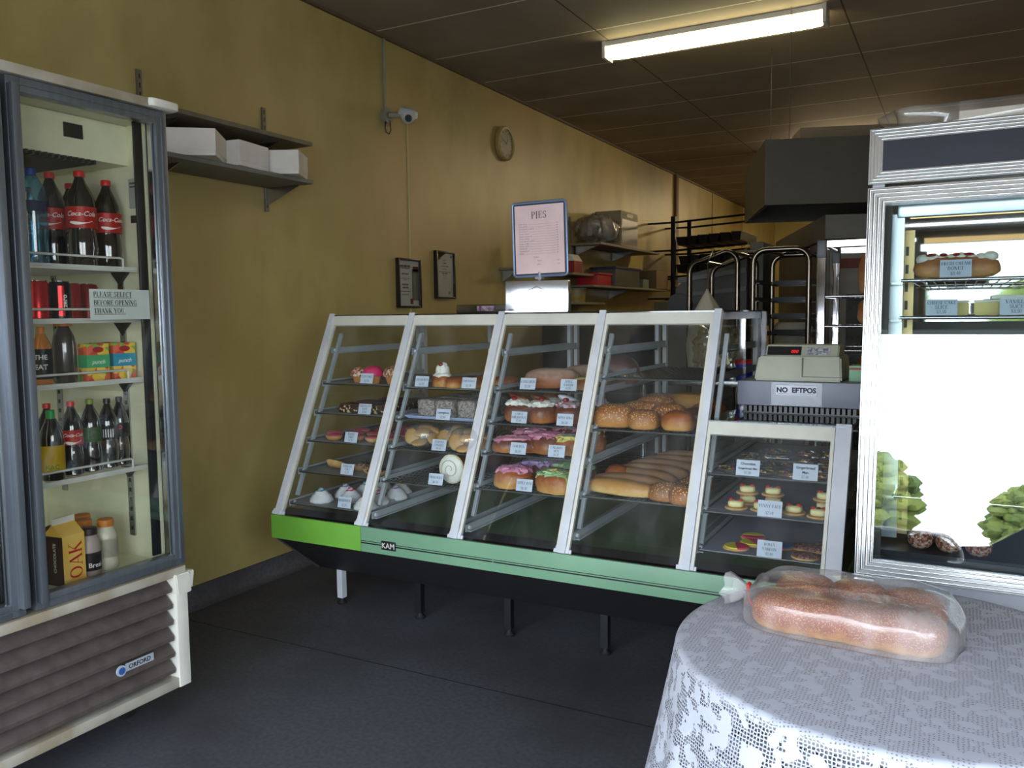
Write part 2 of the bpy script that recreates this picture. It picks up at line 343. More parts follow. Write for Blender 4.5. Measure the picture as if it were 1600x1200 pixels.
# ------------------------------------------------------------------ lettering (drawn serif capitals)
T_, t_ = .17, .055
def _a(cx, cy, rx, ry, a0, a1, w): return ('a', cx, cy, rx, ry, a0, a1, w)
def _l(x0, y0, x1, y1, w): return ('l', x0, y0, x1, y1, w)
def _s(x, y, w=.26): return ('s', x, y, w)
GL = {
 'A': (.78, [_l(.08, 0, .39, 1, t_), _l(.39, 1, .68, 0, T_), _l(.18, .33, .58, .33, t_), _s(.08, 0), _s(.68, 0)]),
 'B': (.68, [_l(.15, 0, .15, 1, T_), _a(.3, .75, .25, .23, -90, 90, .11), _a(.3, .27, .3, .25, -90, 90, .13), _l(.1, .52, .32, .52, t_), _l(.05, .98, .32, .98, t_), _l(.05, .02, .32, .02, t_)]),
 'C': (.7, [_a(.4, .5, .33, .48, 50, 310, .13), _l(.62, .72, .62, 1, t_)]),
 'D': (.76, [_l(.15, 0, .15, 1, T_), _a(.3, .5, .36, .48, -90, 90, .13), _l(.05, .98, .32, .98, t_), _l(.05, .02, .32, .02, t_)]),
 'E': (.66, [_l(.17, 0, .17, 1, T_), _l(.05, .97, .6, .97, t_), _l(.05, .03, .6, .03, t_), _l(.15, .52, .46, .52, t_), _l(.58, .75, .58, 1, t_), _l(.6, 0, .6, .27, t_), _l(.45, .42, .45, .62, t_)]),
 'F': (.62, [_l(.17, 0, .17, 1, T_), _l(.05, .97, .57, .97, t_), _l(.15, .52, .46, .52, t_), _l(.56, .75, .56, 1, t_), _l(.45, .42, .45, .62, t_), _s(.17, 0)]),
 'G': (.76, [_a(.4, .5, .33, .48, 50, 310, .13), _l(.62, .72, .62, 1, t_), _l(.62, 0, .62, .4, .13), _s(.62, .42)]),
 'H': (.8, [_l(.16, 0, .16, 1, T_), _l(.62, 0, .62, 1, T_), _l(.16, .5, .62, .5, t_), _s(.16, 0), _s(.62, 0), _s(.16, 1), _s(.62, 1)]),
 'I': (.38, [_l(.18, 0, .18, 1, T_), _s(.18, 0, .3), _s(.18, 1, .3)]),
 'J': (.5, [_l(.32, .25, .32, 1, T_), _a(.2, .24, .13, .24, 200, 360, .09), _s(.32, 1)]),
 'K': (.78, [_l(.16, 0, .16, 1, T_), _l(.2, .42, .62, 1, t_), _l(.3, .55, .66, 0, T_), _s(.16, 0), _s(.66, 0), _s(.16, 1), _s(.62, 1)]),
 'L': (.64, [_l(.17, 0, .17, 1, T_), _l(.05, .03, .58, .03, t_), _l(.58, 0, .58, .3, t_), _s(.17, 1)]),
 'M': (.92, [_l(.12, 0, .12, 1, t_), _l(.14, 1, .45, .05, T_), _l(.45, .05, .76, 1, t_), _l(.78, 0, .78, 1, T_), _s(.12, 0), _s(.78, 0), _s(.1, 1, .2), _s(.8, 1, .2)]),
 'N': (.78, [_l(.12, 0, .12, 1, t_), _l(.12, 1, .62, 0, T_), _l(.64, 0, .64, 1, t_), _s(.12, 0), _s(.64, 1), _s(.1, 1, .18)]),
 'O': (.78, [_a(.39, .5, .32, .48, 0, 360, .13)]),
 'P': (.64, [_l(.17, 0, .17, 1, T_), _a(.32, .72, .24, .25, -90, 90, .12), _l(.05, .97, .34, .97, t_), _l(.15, .47, .34, .47, t_), _s(.17, 0)]),
 'Q': (.78, [_a(.39, .5, .32, .48, 0, 360, .13), _l(.4, .1, .62, -.15, .1)]),
 'R': (.74, [_l(.17, 0, .17, 1, T_), _a(.32, .74, .23, .23, -90, 90, .12), _l(.05, .97, .34, .97, t_), _l(.15, .5, .34, .5, t_), _l(.34, .5, .62, 0, T_), _s(.17, 0), _s(.65, 0, .2)]),
 'S': (.58, [_a(.3, .74, .2, .22, 20, 270, .11), _a(.28, .27, .22, .25, -160, 90, .13), _l(.49, .74, .49, 1, t_), _l(.07, 0, .07, .28, t_)]),
 'T': (.66, [_l(.32, 0, .32, 1, T_), _l(.04, .97, .6, .97, t_), _l(.05, .75, .05, 1, t_), _l(.59, .75, .59, 1, t_), _s(.32, 0)]),
 'U': (.76, [_l(.16, .3, .16, 1, T_), _l(.62, .3, .62, 1, t_), _a(.39, .3, .23, .28, 180, 360, .08), _s(.16, 1), _s(.62, 1)]),
 'V': (.76, [_l(.1, 1, .38, 0, T_), _l(.38, 0, .66, 1, t_), _s(.1, 1), _s(.66, 1)]),
 'W': (1.0, [_l(.08, 1, .3, 0, T_), _l(.3, 0, .48, 1, t_), _l(.48, 1, .7, 0, T_), _l(.7, 0, .9, 1, t_), _s(.08, 1), _s(.9, 1)]),
 'X': (.76, [_l(.1, 1, .62, 0, T_), _l(.1, 0, .6, 1, t_), _s(.1, 0), _s(.64, 0), _s(.1, 1), _s(.62, 1)]),
 'Y': (.74, [_l(.1, 1, .37, .45, T_), _l(.37, .45, .64, 1, t_), _l(.37, 0, .37, .48, T_), _s(.37, 0), _s(.1, 1), _s(.64, 1)]),
 'Z': (.64, [_l(.05, .97, .56, .97, t_), _l(.54, 1, .08, 0, T_), _l(.05, .03, .58, .03, t_)]),
 '0': (.52, [_a(.25, .5, .18, .46, 0, 360, .1)]), '1': (.44, [_l(.24, 0, .24, 1, .13), _s(.24, 0), _l(.1, .8, .24, 1, t_)]),
 '2': (.52, [_a(.24, .7, .17, .27, -40, 170, .1), _l(.4, .55, .06, .05, t_), _l(.05, .05, .46, .05, .1)]),
 '3': (.52, [_a(.22, .74, .17, .22, -90, 160, .1), _a(.22, .27, .2, .24, -160, 90, .1)]),
 '4': (.52, [_l(.36, 0, .36, 1, .12), _l(.36, 1, .04, .33, t_), _l(.03, .3, .5, .3, .07)]),
 '5': (.52, [_l(.12, .95, .44, .95, .1), _l(.12, .5, .12, .98, t_), _a(.2, .3, .22, .28, -150, 110, .1)]),
 '6': (.52, [_a(.25, .3, .17, .27, 0, 360, .1), _a(.42, .45, .34, .5, 100, 180, .09)]),
 '7': (.52, [_l(.06, .95, .46, .95, .1), _l(.44, .95, .2, 0, .1)]), '8': (.52, [_a(.25, .74, .15, .21, 0, 360, .09), _a(.25, .27, .18, .24, 0, 360, .1)]),
 '9': (.52, [_a(.25, .7, .17, .26, 0, 360, .1), _a(.08, .55, .34, .5, -80, 0, .09)]),
 '$': (.52, [_a(.27, .72, .17, .2, 20, 270, .09), _a(.25, .29, .19, .22, -160, 90, .1), _l(.26, -.1, .26, 1.1, .05)]),
 '.': (.24, [_l(.1, 0, .1, .13, .13)]), '&': (.74, [_a(.3, .76, .14, .2, 0, 360, .08), _a(.28, .26, .22, .24, 30, 330, .1), _l(.2, .62, .66, 0, .12)]),
 ' ': (.34, []), '-': (.4, [_l(.05, .4, .35, .4, .09)]),
}
def serif(lines, h, bm=None, gap=1.45, under=False, align='c', thin=.82):
    """lettering laid out in the xy plane, baseline of the last line at y=0"""
    bm = bm or B()
    def quad(a, b, w0, w1=None):
        w0 = w0*thin; w1 = w1*thin if w1 else None
        a = Vector(a); b = Vector(b); d = (b-a)
        if d.length < 1e-6: return
        n = Vector((-d.y, d.x)).normalized(); w1 = w1 or w0
        f = [a+n*w0/2, a-n*w0/2, b-n*w1/2, b+n*w1/2]
        bm.faces.new([bm.verts.new((p.x, p.y, 0)) for p in f])
    for li, s in enumerate(lines):
        y0 = (len(lines)-1-li)*gap*h
        W = sum(GL[c][0] for c in s)*h*1.08
        x = -W/2 if align == 'c' else 0; xs = x
        for c in s:
            adv, st = GL[c]
            for k in st:
                if k[0] == 'l':
                    vert = abs(k[1]-k[3]) < .01
                    quad((x+k[1]*h, y0+k[2]*h), (x+k[3]*h, y0+k[4]*h), k[5]*h)
                elif k[0] == 's': quad((x+(k[1]-k[3]/2)*h, y0+k[2]*h), (x+(k[1]+k[3]/2)*h, y0+k[2]*h), .05*h)
                else:
                    _, cx, cyy, rx, ry, a0, a1, wd = k; n = max(4, int(abs(a1-a0)/24)); pr = None
                    for i in range(n+1):
                        a = math.radians(a0+(a1-a0)*i/n); p = (x+(cx+rx*math.cos(a))*h, y0+(cyy+ry*math.sin(a))*h)
                        ww = (.05+(wd+.03-.05)*abs(math.cos(a)))*h
                        if pr: quad(pr[0], p, pr[1], ww)
                        pr = (p, ww)
            x += adv*h*1.08
        if under: quad((xs, y0-.2*h), (x, y0-.2*h), .09*h)
    return bm
def sans(s, size, bold=0, shear=0, align='CENTER', spacing=1):
    cu = bpy.data.curves.new('lettering', 'FONT'); cu.body = s; cu.size = size; cu.align_x = align; cu.offset = bold; cu.shear = shear
    cu.space_character = spacing; cu.resolution_u = 3
    o = bpy.data.objects.new('tmp_lettering', cu); COL.objects.link(o)
    bpy.context.view_layer.update()
    me = bpy.data.meshes.new_from_object(o.evaluated_get(bpy.context.evaluated_depsgraph_get()))
    bm = B(); bm.from_mesh(me); bpy.data.objects.remove(o); bpy.data.curves.remove(cu); bpy.data.meshes.remove(me); return bm
def put(bm, M): bmesh.ops.transform(bm, matrix=M, verts=bm.verts); return bm
def letters(bm, M, m, parent, name='lettering'):
    put(bm, M); me = bpy.data.meshes.new(name)
    if parent.name in ORG: bmesh.ops.translate(bm, verts=bm.verts, vec=-ORG[parent.name])
    bm.to_mesh(me); bm.free(); me.materials.append(m)
    o = bpy.data.objects.new(name, me); COL.objects.link(o); o.parent = parent
    if parent.name in ORG: ORG[o.name] = ORG[parent.name]
    return o
def frame(o, xa, ya):
    """matrix whose x,y axes are xa,ya at o"""
    x = Vector(xa).normalized(); y = Vector(ya).normalized(); z = x.cross(y); o = Vector(o)
    return Matrix(((x.x, y.x, z.x, o.x), (x.y, y.y, z.y, o.y), (x.z, y.z, z.z, o.z), (0, 0, 0, 1)))

# ================================================================== THE SETTING
X1, Y1, ZC = 4.75, 17.0, 3.15
WALLM = wall_paint(); FLOORM = floor_mat(); CEILM = ceiling_mat()
bm = B(); box(bm, (-.15, FY, -.12), (X1+.15, Y1+.15, 0)); struct(obj('floor', bm, FLOORM, smooth=False))
bm = B(); box(bm, (-.15, FY-1.3, ZC), (X1+.15, Y1+.15, ZC+.15)); struct(obj('ceiling', bm, CEILM, smooth=False))
bm = B(); box(bm, (-.15, FY-.15, 0), (0, Y1, ZC)); struct(obj('wall_left', bm, WALLM, smooth=False))
bm = B(); box(bm, (X1, .55, 0), (X1+.15, Y1, ZC)); box(bm, (X1, FY-.15, 0), (X1+.15, -1.35, ZC)); box(bm, (X1, -1.35, 0), (X1+.15, .55, 1.1)); box(bm, (X1, -1.35, 2.25), (X1+.15, .55, ZC)); struct(obj('wall_right', bm, mat('pale right wall', (206, 196, 172), .6), smooth=False))
bm = B(); box(bm, (X1+.05, -1.35, 1.1), (X1+.09, .55, 1.14)); box(bm, (X1+.05, -1.35, 2.21), (X1+.09, .55, 2.25)); box(bm, (X1+.05, -.42, 1.14), (X1+.09, -.38, 2.21)); struct(obj('added_window_1', bm, DSTEEL, smooth=False))  # frame of the unseen window added for light on the left wall
bm = B(); box(bm, (0, Y1, 0), (X1, Y1+.15, ZC)); struct(obj('wall_back', bm, WALLM, smooth=False))
bm = B(); box(bm, (0, FY-.15, 2.24), (X1, FY, ZC)); box(bm, (0, FY-.15, 0), (.5, FY, 2.24)); box(bm, (0.5, FY-.15, 0), (X1, FY, .12))
struct(obj('wall_front', bm, mat('shop front render', (120, 112, 100), .7), smooth=False))
# cove of the vinyl up the left wall
bm = B()
prof = [(0, .1), (.006, .1), (.008, .06), (.016, .025), (.04, .006), (.06, 0), (0, 0)]
a = [bm.verts.new((x, FY, z)) for x, z in prof]; b = [bm.verts.new((x, Y1, z)) for x, z in prof]
for i in range(len(a)): bm.faces.new((a[i], a[(i+1) % len(a)], b[(i+1) % len(a)], b[i]))
bm.faces.new(a); bm.faces.new(b[::-1]); struct(obj('baseboard_left', bm, FLOORM))
bm = B(); box(bm, (0, 10.46, 0), (.035, 10.56, ZC), bev=.004); struct(obj('trim_1', bm, mat('brown stained batten', (96, 72, 44), .6)))
bm = B(); box(bm, (0, 4.63, .1), (.006, 4.645, 2.72)); struct(obj('trim_2', bm, mat('cream joint strip', (196, 182, 128), .6)))
bm = B(); box(bm, (0, FY, ZC-.018), (.02, Y1, ZC)); struct(obj('trim_3', bm, mat('dark cornice bead', (92, 76, 54), .6)))
for i, y in enumerate((12.3, 14.2)):
    bm = B(); box(bm, (0, y, .1), (.008, y+.03, ZC)); struct(obj('trim_%d' % (4+i), bm, mat('tan joint strip', (150, 124, 82), .6)))
bm = B(); box(bm, (-30, -60, -.45), (40, FY-.0, -.35)); struct(obj('ground', bm, mat('sunlit pavement', (180, 176, 168), .8), smooth=False))

# -------- outside, seen only in reflections
def tree(x, y, h, seed, label):
    t = thing('street_tree', label, 'tree', (x, y, -.35), world=False, group='street trees')
    bm = B(); tube(bm, [(0, 0, 0), (.05, 0, h*.3), (0, .08, h*.55)], .16, 10, r_end=.08); obj('trunk', bm, mat('bark', (92, 76, 60), .9), t)
    random.seed(seed); bm = B()
    for i in range(420):
        a = random.uniform(0, 2*PI); q = random.uniform(-1, 1); rr = random.uniform(.55, 1)
        c = Vector((math.cos(a)*math.sqrt(1-q*q)*h*.3*rr, math.sin(a)*math.sqrt(1-q*q)*h*.3*rr, h*.66+q*h*.32*rr))
        blob(bm, c, (random.uniform(.12, .24), random.uniform(.12, .24), .1), 6, 4, M=Matrix.Rotation(random.uniform(-1, 1), 4, 'X'))
    obj('foliage', bm, mat('yellow green leaves', (150, 156, 60), .7, rgb2=(92, 112, 44), vs=1.2), t, smooth=False)
tree(1.85, -12, 2.7, 1, 'leafy tree on the street left of the shop doorway')
tree(4.6, -15, 2.4, 2, 'leafy tree on the street nearest the parked car')
tree(7.6, -15, 4.4, 3, 'leafy tree on the street right of the shop doorway')
car = thing('car', 'dark parked car on the street outside the shop front', 'car', (4.6, -8.2, -.2), world=False)
bm = B(); pr = [(-2.1, .3), (-2.15, .75), (-1.6, .92), (-.95, 1.0), (-.35, 1.42), (.9, 1.42), (1.6, 1.0), (2.1, .9), (2.15, .35), (1.7, .28), (-1.7, .28)]
a = [bm.verts.new((x, -.85+(.18 if z > 1.1 else 0), z)) for x, z in pr]; b = [bm.verts.new((x, .85-(.18 if z > 1.1 else 0), z)) for x, z in pr]
for i in range(len(a)): bm.faces.new((a[i], a[(i+1) % len(a)], b[(i+1) % len(a)], b[i]))
bm.faces.new(a[::-1]); bm.faces.new(b); obj('body', bm, mat('dark car paint', (30, 32, 40), .2, coat=1), car, angle=25)
for sx_ in (-1.3, 1.3):
    for sy_ in (-.82, .82):
        bm = B(); cyl(bm, (sx_, sy_-.1, .32), (sx_, sy_+.1, .32), .32, n=24); obj('wheel', bm, RUBBER, car)

# ================================================================== CEILING LAMP
L = thing('fluorescent_light', 'lit fluorescent batten on the ceiling above the display counter', 'ceiling light', (1.85, 5.25, 3.15))
bm = B(); box(bm, (1.16, 5.2, 3.118), (2.52, 5.32, 3.15), bev=.003); box(bm, (1.155, 5.19, 3.045), (1.175, 5.33, 3.15)); box(bm, (2.505, 5.19, 3.045), (2.525, 5.33, 3.15)); obj('housing', bm, CREAMM, L)
bm = B(); blob(bm, (1.84, 5.26, 3.085), (.664, .05, .034), 24, 8, power=12); obj('diffuser', bm, emis('lit tube', (255, 244, 186), 10.5), L)
L2 = dup(L, (2.3, 9.6, 3.15), 0, 'lit fluorescent batten on the ceiling further back, beyond the oven hood')
L3 = dup(L, (2.0, 13.8, 3.15), 0, 'lit fluorescent batten on the ceiling at the far back of the bakery')

REARLAMP = emis('lit rear tube', (255, 230, 182), 66)
for LL in (L2, L3):
    for c_ in LL.children:
        if c_.name.startswith('diffuser'): c_.data = c_.data.copy(); c_.data.materials[0] = REARLAMP

# ================================================================== LEFT DRINKS FRIDGE (backs on to the left wall, doors face +x)
F = thing('drinks_fridge', 'tall two-door glass drinks fridge standing against the left wall', 'fridge', (.45, 1.43, 0))
fx, fy0, fy1 = .85, .84, 2.02
bm = B()
box(bm, (.08, fy0, .1), (.8, fy0+.05, 2.1)); box(bm, (.08, fy1-.05, .1), (.78, fy1, 2.1)); box(bm, (.08, fy0+.05, .1), (.13, fy1-.05, 2.1))
box(bm, (.13, fy0+.05, 2.06), (.78, fy1-.05, 2.1)); box(bm, (.13, fy0+.05, .1), (.78, fy1-.05, .14)); box(bm, (.13, fy0+.05, .46), (.78, fy1-.05, .545))
obj('cabinet', bm, LINER, F, smooth=False)
for lo_, hi_ in (((.78, fy0-.005, 2.098), (.862, fy1-.03, 2.128)), ((.78, fy0, .498), (.86, fy1-.02, .53)), ((.78, fy0, .1), (.855, fy1-.045, .135))):
    bm = B(); box(bm, lo_, hi_, bev=.003); obj('trim_rail', bm, mat('scuffed cream rail', (186, 182, 170), .5, rgb2=(150, 138, 116), vs=5), F)
bm = B(); box(bm, (.77, fy1-.064, .1), (.86, fy1-.016, .46), bev=.004); obj('corner_post', bm, CREAMM, F)
bm = B(); blob(bm, (.83, fy1-.03, 2.115), (.05, .06, .016), 16, 8, power=6); obj('corner_cap', bm, CREAMM, F)
bm = B(); sheet(bm, [(.80, fy1-.068, .432), (.868, fy1-.064, .432), (.875, fy1-.075, .508), (.80, fy1-.075, .508)], (0, .062, 0)); sheet(bm, [(.80, fy1-.02, .445), (.866, fy1-.02, .445), (.872, fy1-.015, .508), (.80, fy1-.015, .508)], (0, .024, 0)); bmesh.ops.bevel(bm, geom=bm.edges[:], offset=.004, segments=2, affect='EDGES'); obj('corner_cap', bm, CREAMM, F)
bm = B(); box(bm, (.13, fy0+.05, 1.925), (.70, fy1-.05, 2.058)); obj('evaporator_cover', bm, LINER, F, smooth=False)
bm = B(); box(bm, (.701, 1.735, 1.985), (.706, 1.80, 2.03)); obj('switch_panel', bm, BLACK, F)
bm = B(); box(bm, (.3, 1.0, 1.917), (.68, 1.86, 1.924)); 
for i in range(40): box(bm, (.66, 1.02+i*.021, 1.912), (.7, 1.028+i*.021, 1.926))
obj('air_grille', bm, mat('dark vent', (40, 38, 34), .7), F)
for y in (1.45,):
    bm = B(); box(bm, (.74, y-.035, .53), (.8, y+.035, 2.08)); obj('mullion', bm, BLACK, F)
bm = B()
for y in (1.935, 1.948):
    pass
for x, y0_, y1_, z0_, z1_ in ((.62, 1.964, 1.97, .62, 1.72), (.24, 1.964, 1.97, .75, 1.72)):
    box(bm, (x, y0_, z0_), (x+.028, y1_, z1_))
    k = z0_+.02
    while k < z1_-.02: box(bm, (x+.009, y0_-.001, k), (x+.019, y0_+.001, k+.014), mi=1); k += .035
obj('shelf_standard', bm, [STEEL, BLACK], F, smooth=False)
bm = B(); box(bm, (.70, 1.966, 1.78), (.75, 1.97, 1.88)); box(bm, (.705, 1.965, 1.73), (.735, 1.97, 1.755), mi=1); box(bm, (.706, 1.9655, 1.862), (.742, 1.966, 1.867), mi=1); box(bm, (.706, 1.9655, 1.85), (.735, 1.966, 1.855), mi=1)
obj('rating_plate', bm, [mat('grey rating plate', (168, 172, 160), .6), BLACK], F, smooth=False)
# interior lamp: thin tube by the mullion
bm = B(); cyl(bm, (.73, 1.475, .7), (.73, 1.475, 1.85), .008); obj('interior_lamp', bm, emis('fridge lamp', (255, 244, 196), 2.0), F)
SHZ = (1.565, 1.393, 1.187, .88)
for bay, (a_, b_) in enumerate(((1.49, 1.963), (.9, 1.41))):
    for z in SHZ:
        bm = B()
        cyl(bm, (.74, a_, z), (.74, b_, z), .0055, n=8); cyl(bm, (.22, a_, z), (.22, b_, z), .004, n=8)
        k = a_
        while k < b_: cyl(bm, (.22, k, z), (.74, k, z), .0022, n=5); k += .028
        box(bm, (.738, a_, z-.006), (.744, b_, z+.01))
        for y in (b_-.004, a_+.004): cyl(bm, (.22, y, z), (.74, y, z), .004, n=6)
        obj('wire_shelf', bm, mat('white coated wire', (206, 206, 196), .45), F)
        bm = B(); e = .035
        pts = [(.742, a_+.01, z+.004), (.742, a_+.01, z+e)]+[(.742, a_+.015, z+e+.004), (.742, b_-.075, z+e+.004), (.742, b_-.065, z+e), (.742, b_-.065, z)]
        tube(bm, pts, .004, 8); obj('shelf_guard', bm, mat('white coated wire', 0), F)
        if bay == 0:
            bm = B(); sheet(bm, [(.60, 1.964, z-.002), (.69, 1.964, z-.002), (.64, 1.964, z-.045)], (0, -.012, 0)); obj('shelf_clip', bm, BLACK, F, smooth=False)
# doors
GASK = mat('fridge gasket', (44, 42, 40), .6); BALU = mat('grey blue anodised door frame', (136, 142, 150), .34, .75, stretch=(1, 1, .04), vs=50)
def fdoor(y0, y1, z0, z1, hinge_right):
    D = B(); w_ = .042
    for r in ((y0, y0+w_, z0, z1), (y1-w_, y1, z0, z1), (y0+w_, y1-w_, z0, z0+w_), (y0+w_, y1-w_, z1-w_, z1)):
        box(D, (.81, r[0], r[2]), (fx, r[1], r[3]), bev=.003)
    for r in ((y0+w_*.45, y0+w_*.55, z0+.02, z1-.02), (y1-w_*.55, y1-w_*.45, z0+.02, z1-.02)): box(D, (fx-.001, r[0], r[2]), (fx+.004, r[1], r[3]))
    for r in ((y0+.02, y1-.02, z0+w_*.45, z0+w_*.55), (y0+.02, y1-.02, z1-w_*.55, z1-w_*.45)): box(D, (fx-.001, r[0], r[2]), (fx+.004, r[1], r[3]))
    d = obj('door', D, BALU, F)
    g = B()
    for r in ((y0-.0, y0+.03, z0, z1), (y1-.03, y1, z0, z1), (y0+.03, y1-.03, z0, z0+.03), (y0+.03, y1-.03, z1-.03, z1)): box(g, (.782, r[0], r[2]), (.809, r[1], r[3]))
    obj('door_gasket', g, GASK, d, smooth=False)
    g = B(); box(g, (.775, y1-.078, z0+.035), (.781, y1-.045, z1-.035)); obj('magnet_strip', g, BLACK, d, smooth=False)
    g = B(); box(g, (.815, y1-.052, z0+.04), (.834, y1-.046, z1-.04)); obj('bright_strip', g, POLISH, d, smooth=False)
    g = B(); i_ = .034
    box(g, (.835, y0+i_, z0+i_), (.839, y1-i_, z1-i_)); obj('door_glass', g, FGLASS, d, smooth=False)
    return d
dr = fdoor(1.465, 2.01, .535, 2.095, True); dl = fdoor(.86, 1.435, .535, 2.095, False)
g = B(); box(g, (.85, 1.466, .56), (.878, 1.488, 2.07), bev=.004); obj('door_handle', g, BALU, dr)
g = B(); box(g, (.85, 1.412, .56), (.878, 1.434, 2.07), bev=.004); obj('door_handle', g, BALU, dl)
# notice taped inside the glass
g = B(); box(g, (.829, 1.705, 1.398), (.8305, 1.925, 1.495)); nt_ = obj('notice', g, mat('pale notice paper', (206, 214, 208), .8), dr, smooth=False); nt_['label'] = 'white paper notice behind the door glass'
def flip(oy, oz, s=1, x=.8312): return frame((x, oy, oz), (0, 1, 0), (0, 0, 1))
nb = serif(['PLEASE SELECT', 'BEFORE OPENING', 'THANK YOU.'], .0158, gap=1.68, under=True, align='l', thin=1.1)
put(nb, flip(1.718, 1.418)); me = bpy.data.meshes.new('lettering'); 
bmesh.ops.translate(nb, verts=nb.verts, vec=-ORG[F.name]); nb.to_mesh(me); nb.free(); me.materials.append(INK)
# (lettering sits with the notice as one part of the door: thing > part > sub-part is the limit)
lo_ = bpy.data.objects.new('notice_lettering', me); COL.objects.link(lo_); lo_.parent = dr
nt_.parent = dr
# grille
G = B(); box(G, (.76, fy0, .14), (.79, fy1-.065, .497)); G_ = obj('grille', G, mat('dark grille cavity', (34, 30, 28), .8), F, smooth=False)
for i in range(6):
    z = .155+i*.058; G = B()
    sheet(G, [(.79, fy0, z+.062), (.80, fy0, z+.062), (.848, fy0, z+.014), (.846, fy0, z), (.826, fy0, z-.002)], (0, fy1-.072-fy0, 0)); obj('louvre', G, LOUV, G_, angle=50)
g = B(); cyl(g, (.846, 1.735, .245), (.852, 1.735, .245), .018, n=24); box(g, (.846, 1.752, .236), (.850, 1.86, .262)); bd = obj('maker_badge', g, mat('badge blue grey', (176, 182, 190), .5), F)
g = B(); cyl(g, (.852, 1.735, .245), (.8535, 1.735, .245), .012, n=20); obj('badge_ring', g, mat('badge blue', (52, 92, 160), .4), bd)
letters(sans('ORFORD', .021, .0006, align='LEFT'), frame((.8506, 1.762, .242), (0, 1, 0), (0, 0, 1)), INK, bd)
for y in (.95, 1.85):
    g = B(); cyl(g, (.70, y-.014, .035), (.70, y+.014, .035), .035, n=20); box(g, (.68, y-.02, .05), (.72, y+.02, .102)); obj('castor', g, RUBBER, F)
    g = B(); cyl(g, (.2, y-.014, .035), (.2, y+.014, .035), .035, n=20); box(g, (.18, y-.02, .05), (.22, y+.02, .102)); obj('castor', g, RUBBER, F)

# -------- drinks
def wrap(bm, R, ang, z, squash=1):
    """bend flat lettering (xy) round a vertical cylinder of radius R, centred on angle ang"""
    for v in bm.verts:
        a = ang + v.co.x/R; v.co = Vector((math.cos(a)*R, math.sin(a)*R, z+v.co.y))
    return bm
def bottle(x, y, z, h, r, liquid, cap, label, lab=None, lm=None, text=None, tm=None, ts=.03, style='cola', capr=None, ang=-.62, neck=.3, kind='bottle', group=None, name='soft_drink_bottle', shear=.35):
    t = thing(name, label, 'bottle', (x, y, z), world=False, group=group)
    if style == 'cola': pf = [(.8, 0), (.98, .02), (.9, .1), (1, .2), (.96, .32), (.86, .40), (.98, .50), (1, .62), (.93, .70), (.72, .79), (.42, .88), (.3, .93), (.3, .95)]
    elif style == 'milk': pf = [(.9, 0), (1, .03), (1, .62), (.93, .72), (.74, .80), (.62, .84), (.62, .88)]
    elif style == 'water': pf = [(.85, 0), (1, .03), (.96, .1), (1, .15), (.95, .3), (1, .45), (.96, .6), (1, .7), (.9, .8), (.5, .9), (.34, .94)]
    else: pf = [(.9, 0), (1, .02), (1, .6), (.85, .72), (.5, .84), (.42, .88)]
    bm = B(); lathe(bm, [(q[0]*r, q[1]*h) for q in pf], n=28); obj('bottle_body', bm, liquid, t)
    cr_ = (capr or r*.36); z0 = pf[-1][1]*h-.004
    bm = B(); lathe(bm, [(cr_, z0), (cr_*1.02, z0+.003), (cr_, h-.002), (cr_*.9, h)], n=20); obj('cap', bm, cap, t)
    if lab:
        R = r*1.012; bm = B(); lathe(bm, [(R, lab[0]*h), (R, lab[1]*h)], n=32, cap=False)
        bmesh.ops.solidify(bm, geom=bm.faces[:], thickness=.0006); lo = obj('label_band', bm, lm, t)
        if text:
            for s, zz, sz in (text if isinstance(text, list) else [(text, .5, ts)]):
                tb = sans(s, sz, sz*.012, shear); 
                letters(wrap(tb, R+.0008, ang, h*(lab[0]+(lab[1]-lab[0])*zz)-sz*.3), Matrix(), tm or PAPER, lo)
    return t
RL = mat('red label', (232, 40, 34), .35); WT = mat('white print', (232, 228, 218), .6)
def swoosh(t, R, z, ang=-.62):
    bm = B(); n = 14; up_ = []; dn = []
    for i in range(n+1):
        s = i/n; a = ang-.75+1.5*s; th = .006*math.sin(PI*min(1, s*1.25+.08))**1 * (1-s)+.0008
        zz = z-.006*math.sin(s*PI)+.004*s
        up_.append(bm.verts.new((math.cos(a)*R, math.sin(a)*R, zz+th))); dn.append(bm.verts.new((math.cos(a)*R, math.sin(a)*R, zz-th)))
    for i in range(n): bm.faces.new((dn[i], dn[i+1], up_[i+1], up_[i]))
    me = bpy.data.meshes.new('label_ribbon'); bm.to_mesh(me); bm.free(); me.materials.append(WT)
    o = bpy.data.objects.new('label_ribbon', me); COL.objects.link(o); o.parent = [c for c in t.children if c.name.startswith('label_band')][0]
def cola(x, y, z, h, r, label, ang=-.62, big=True):
    t = bottle(x, y, z, h, r, COLA, RED, label, (.40, .62) if big else (.42, .62), RL, [('Coca-Cola', .66, .021*r/.045)], WT, ang=ang, group='dark cola bottles with red caps')
    swoosh(t, r*1.012+.0009, h*.46, ang); return t
Z1 = SHZ[0]+.006
g1 = 'large cola bottles on the top fridge shelf'
cola(.675, 1.80, Z1, .315, .047, 'large cola bottle with the fullest red label, centre front of the top fridge shelf')
cola(.66, 1.908, Z1, .30, .044, 'large cola bottle at the right end of the top fridge shelf', ang=-.35)
cola(.57, 1.765, Z1, .315, .045, 'large cola bottle behind and left of the centre one on the top fridge shelf', ang=-.7)
cola(.42, 1.72, Z1, .30, .045, 'large cola bottle at the back left of the top fridge shelf', ang=-.7)
cola(.50, 1.885, Z1, .30, .045, 'large cola bottle at the back between the two front ones on the top fridge shelf', ang=-.5)
cola(.30, 1.86, Z1, .30, .045, 'large cola bottle deep at the back right of the top fridge shelf', ang=-.5)
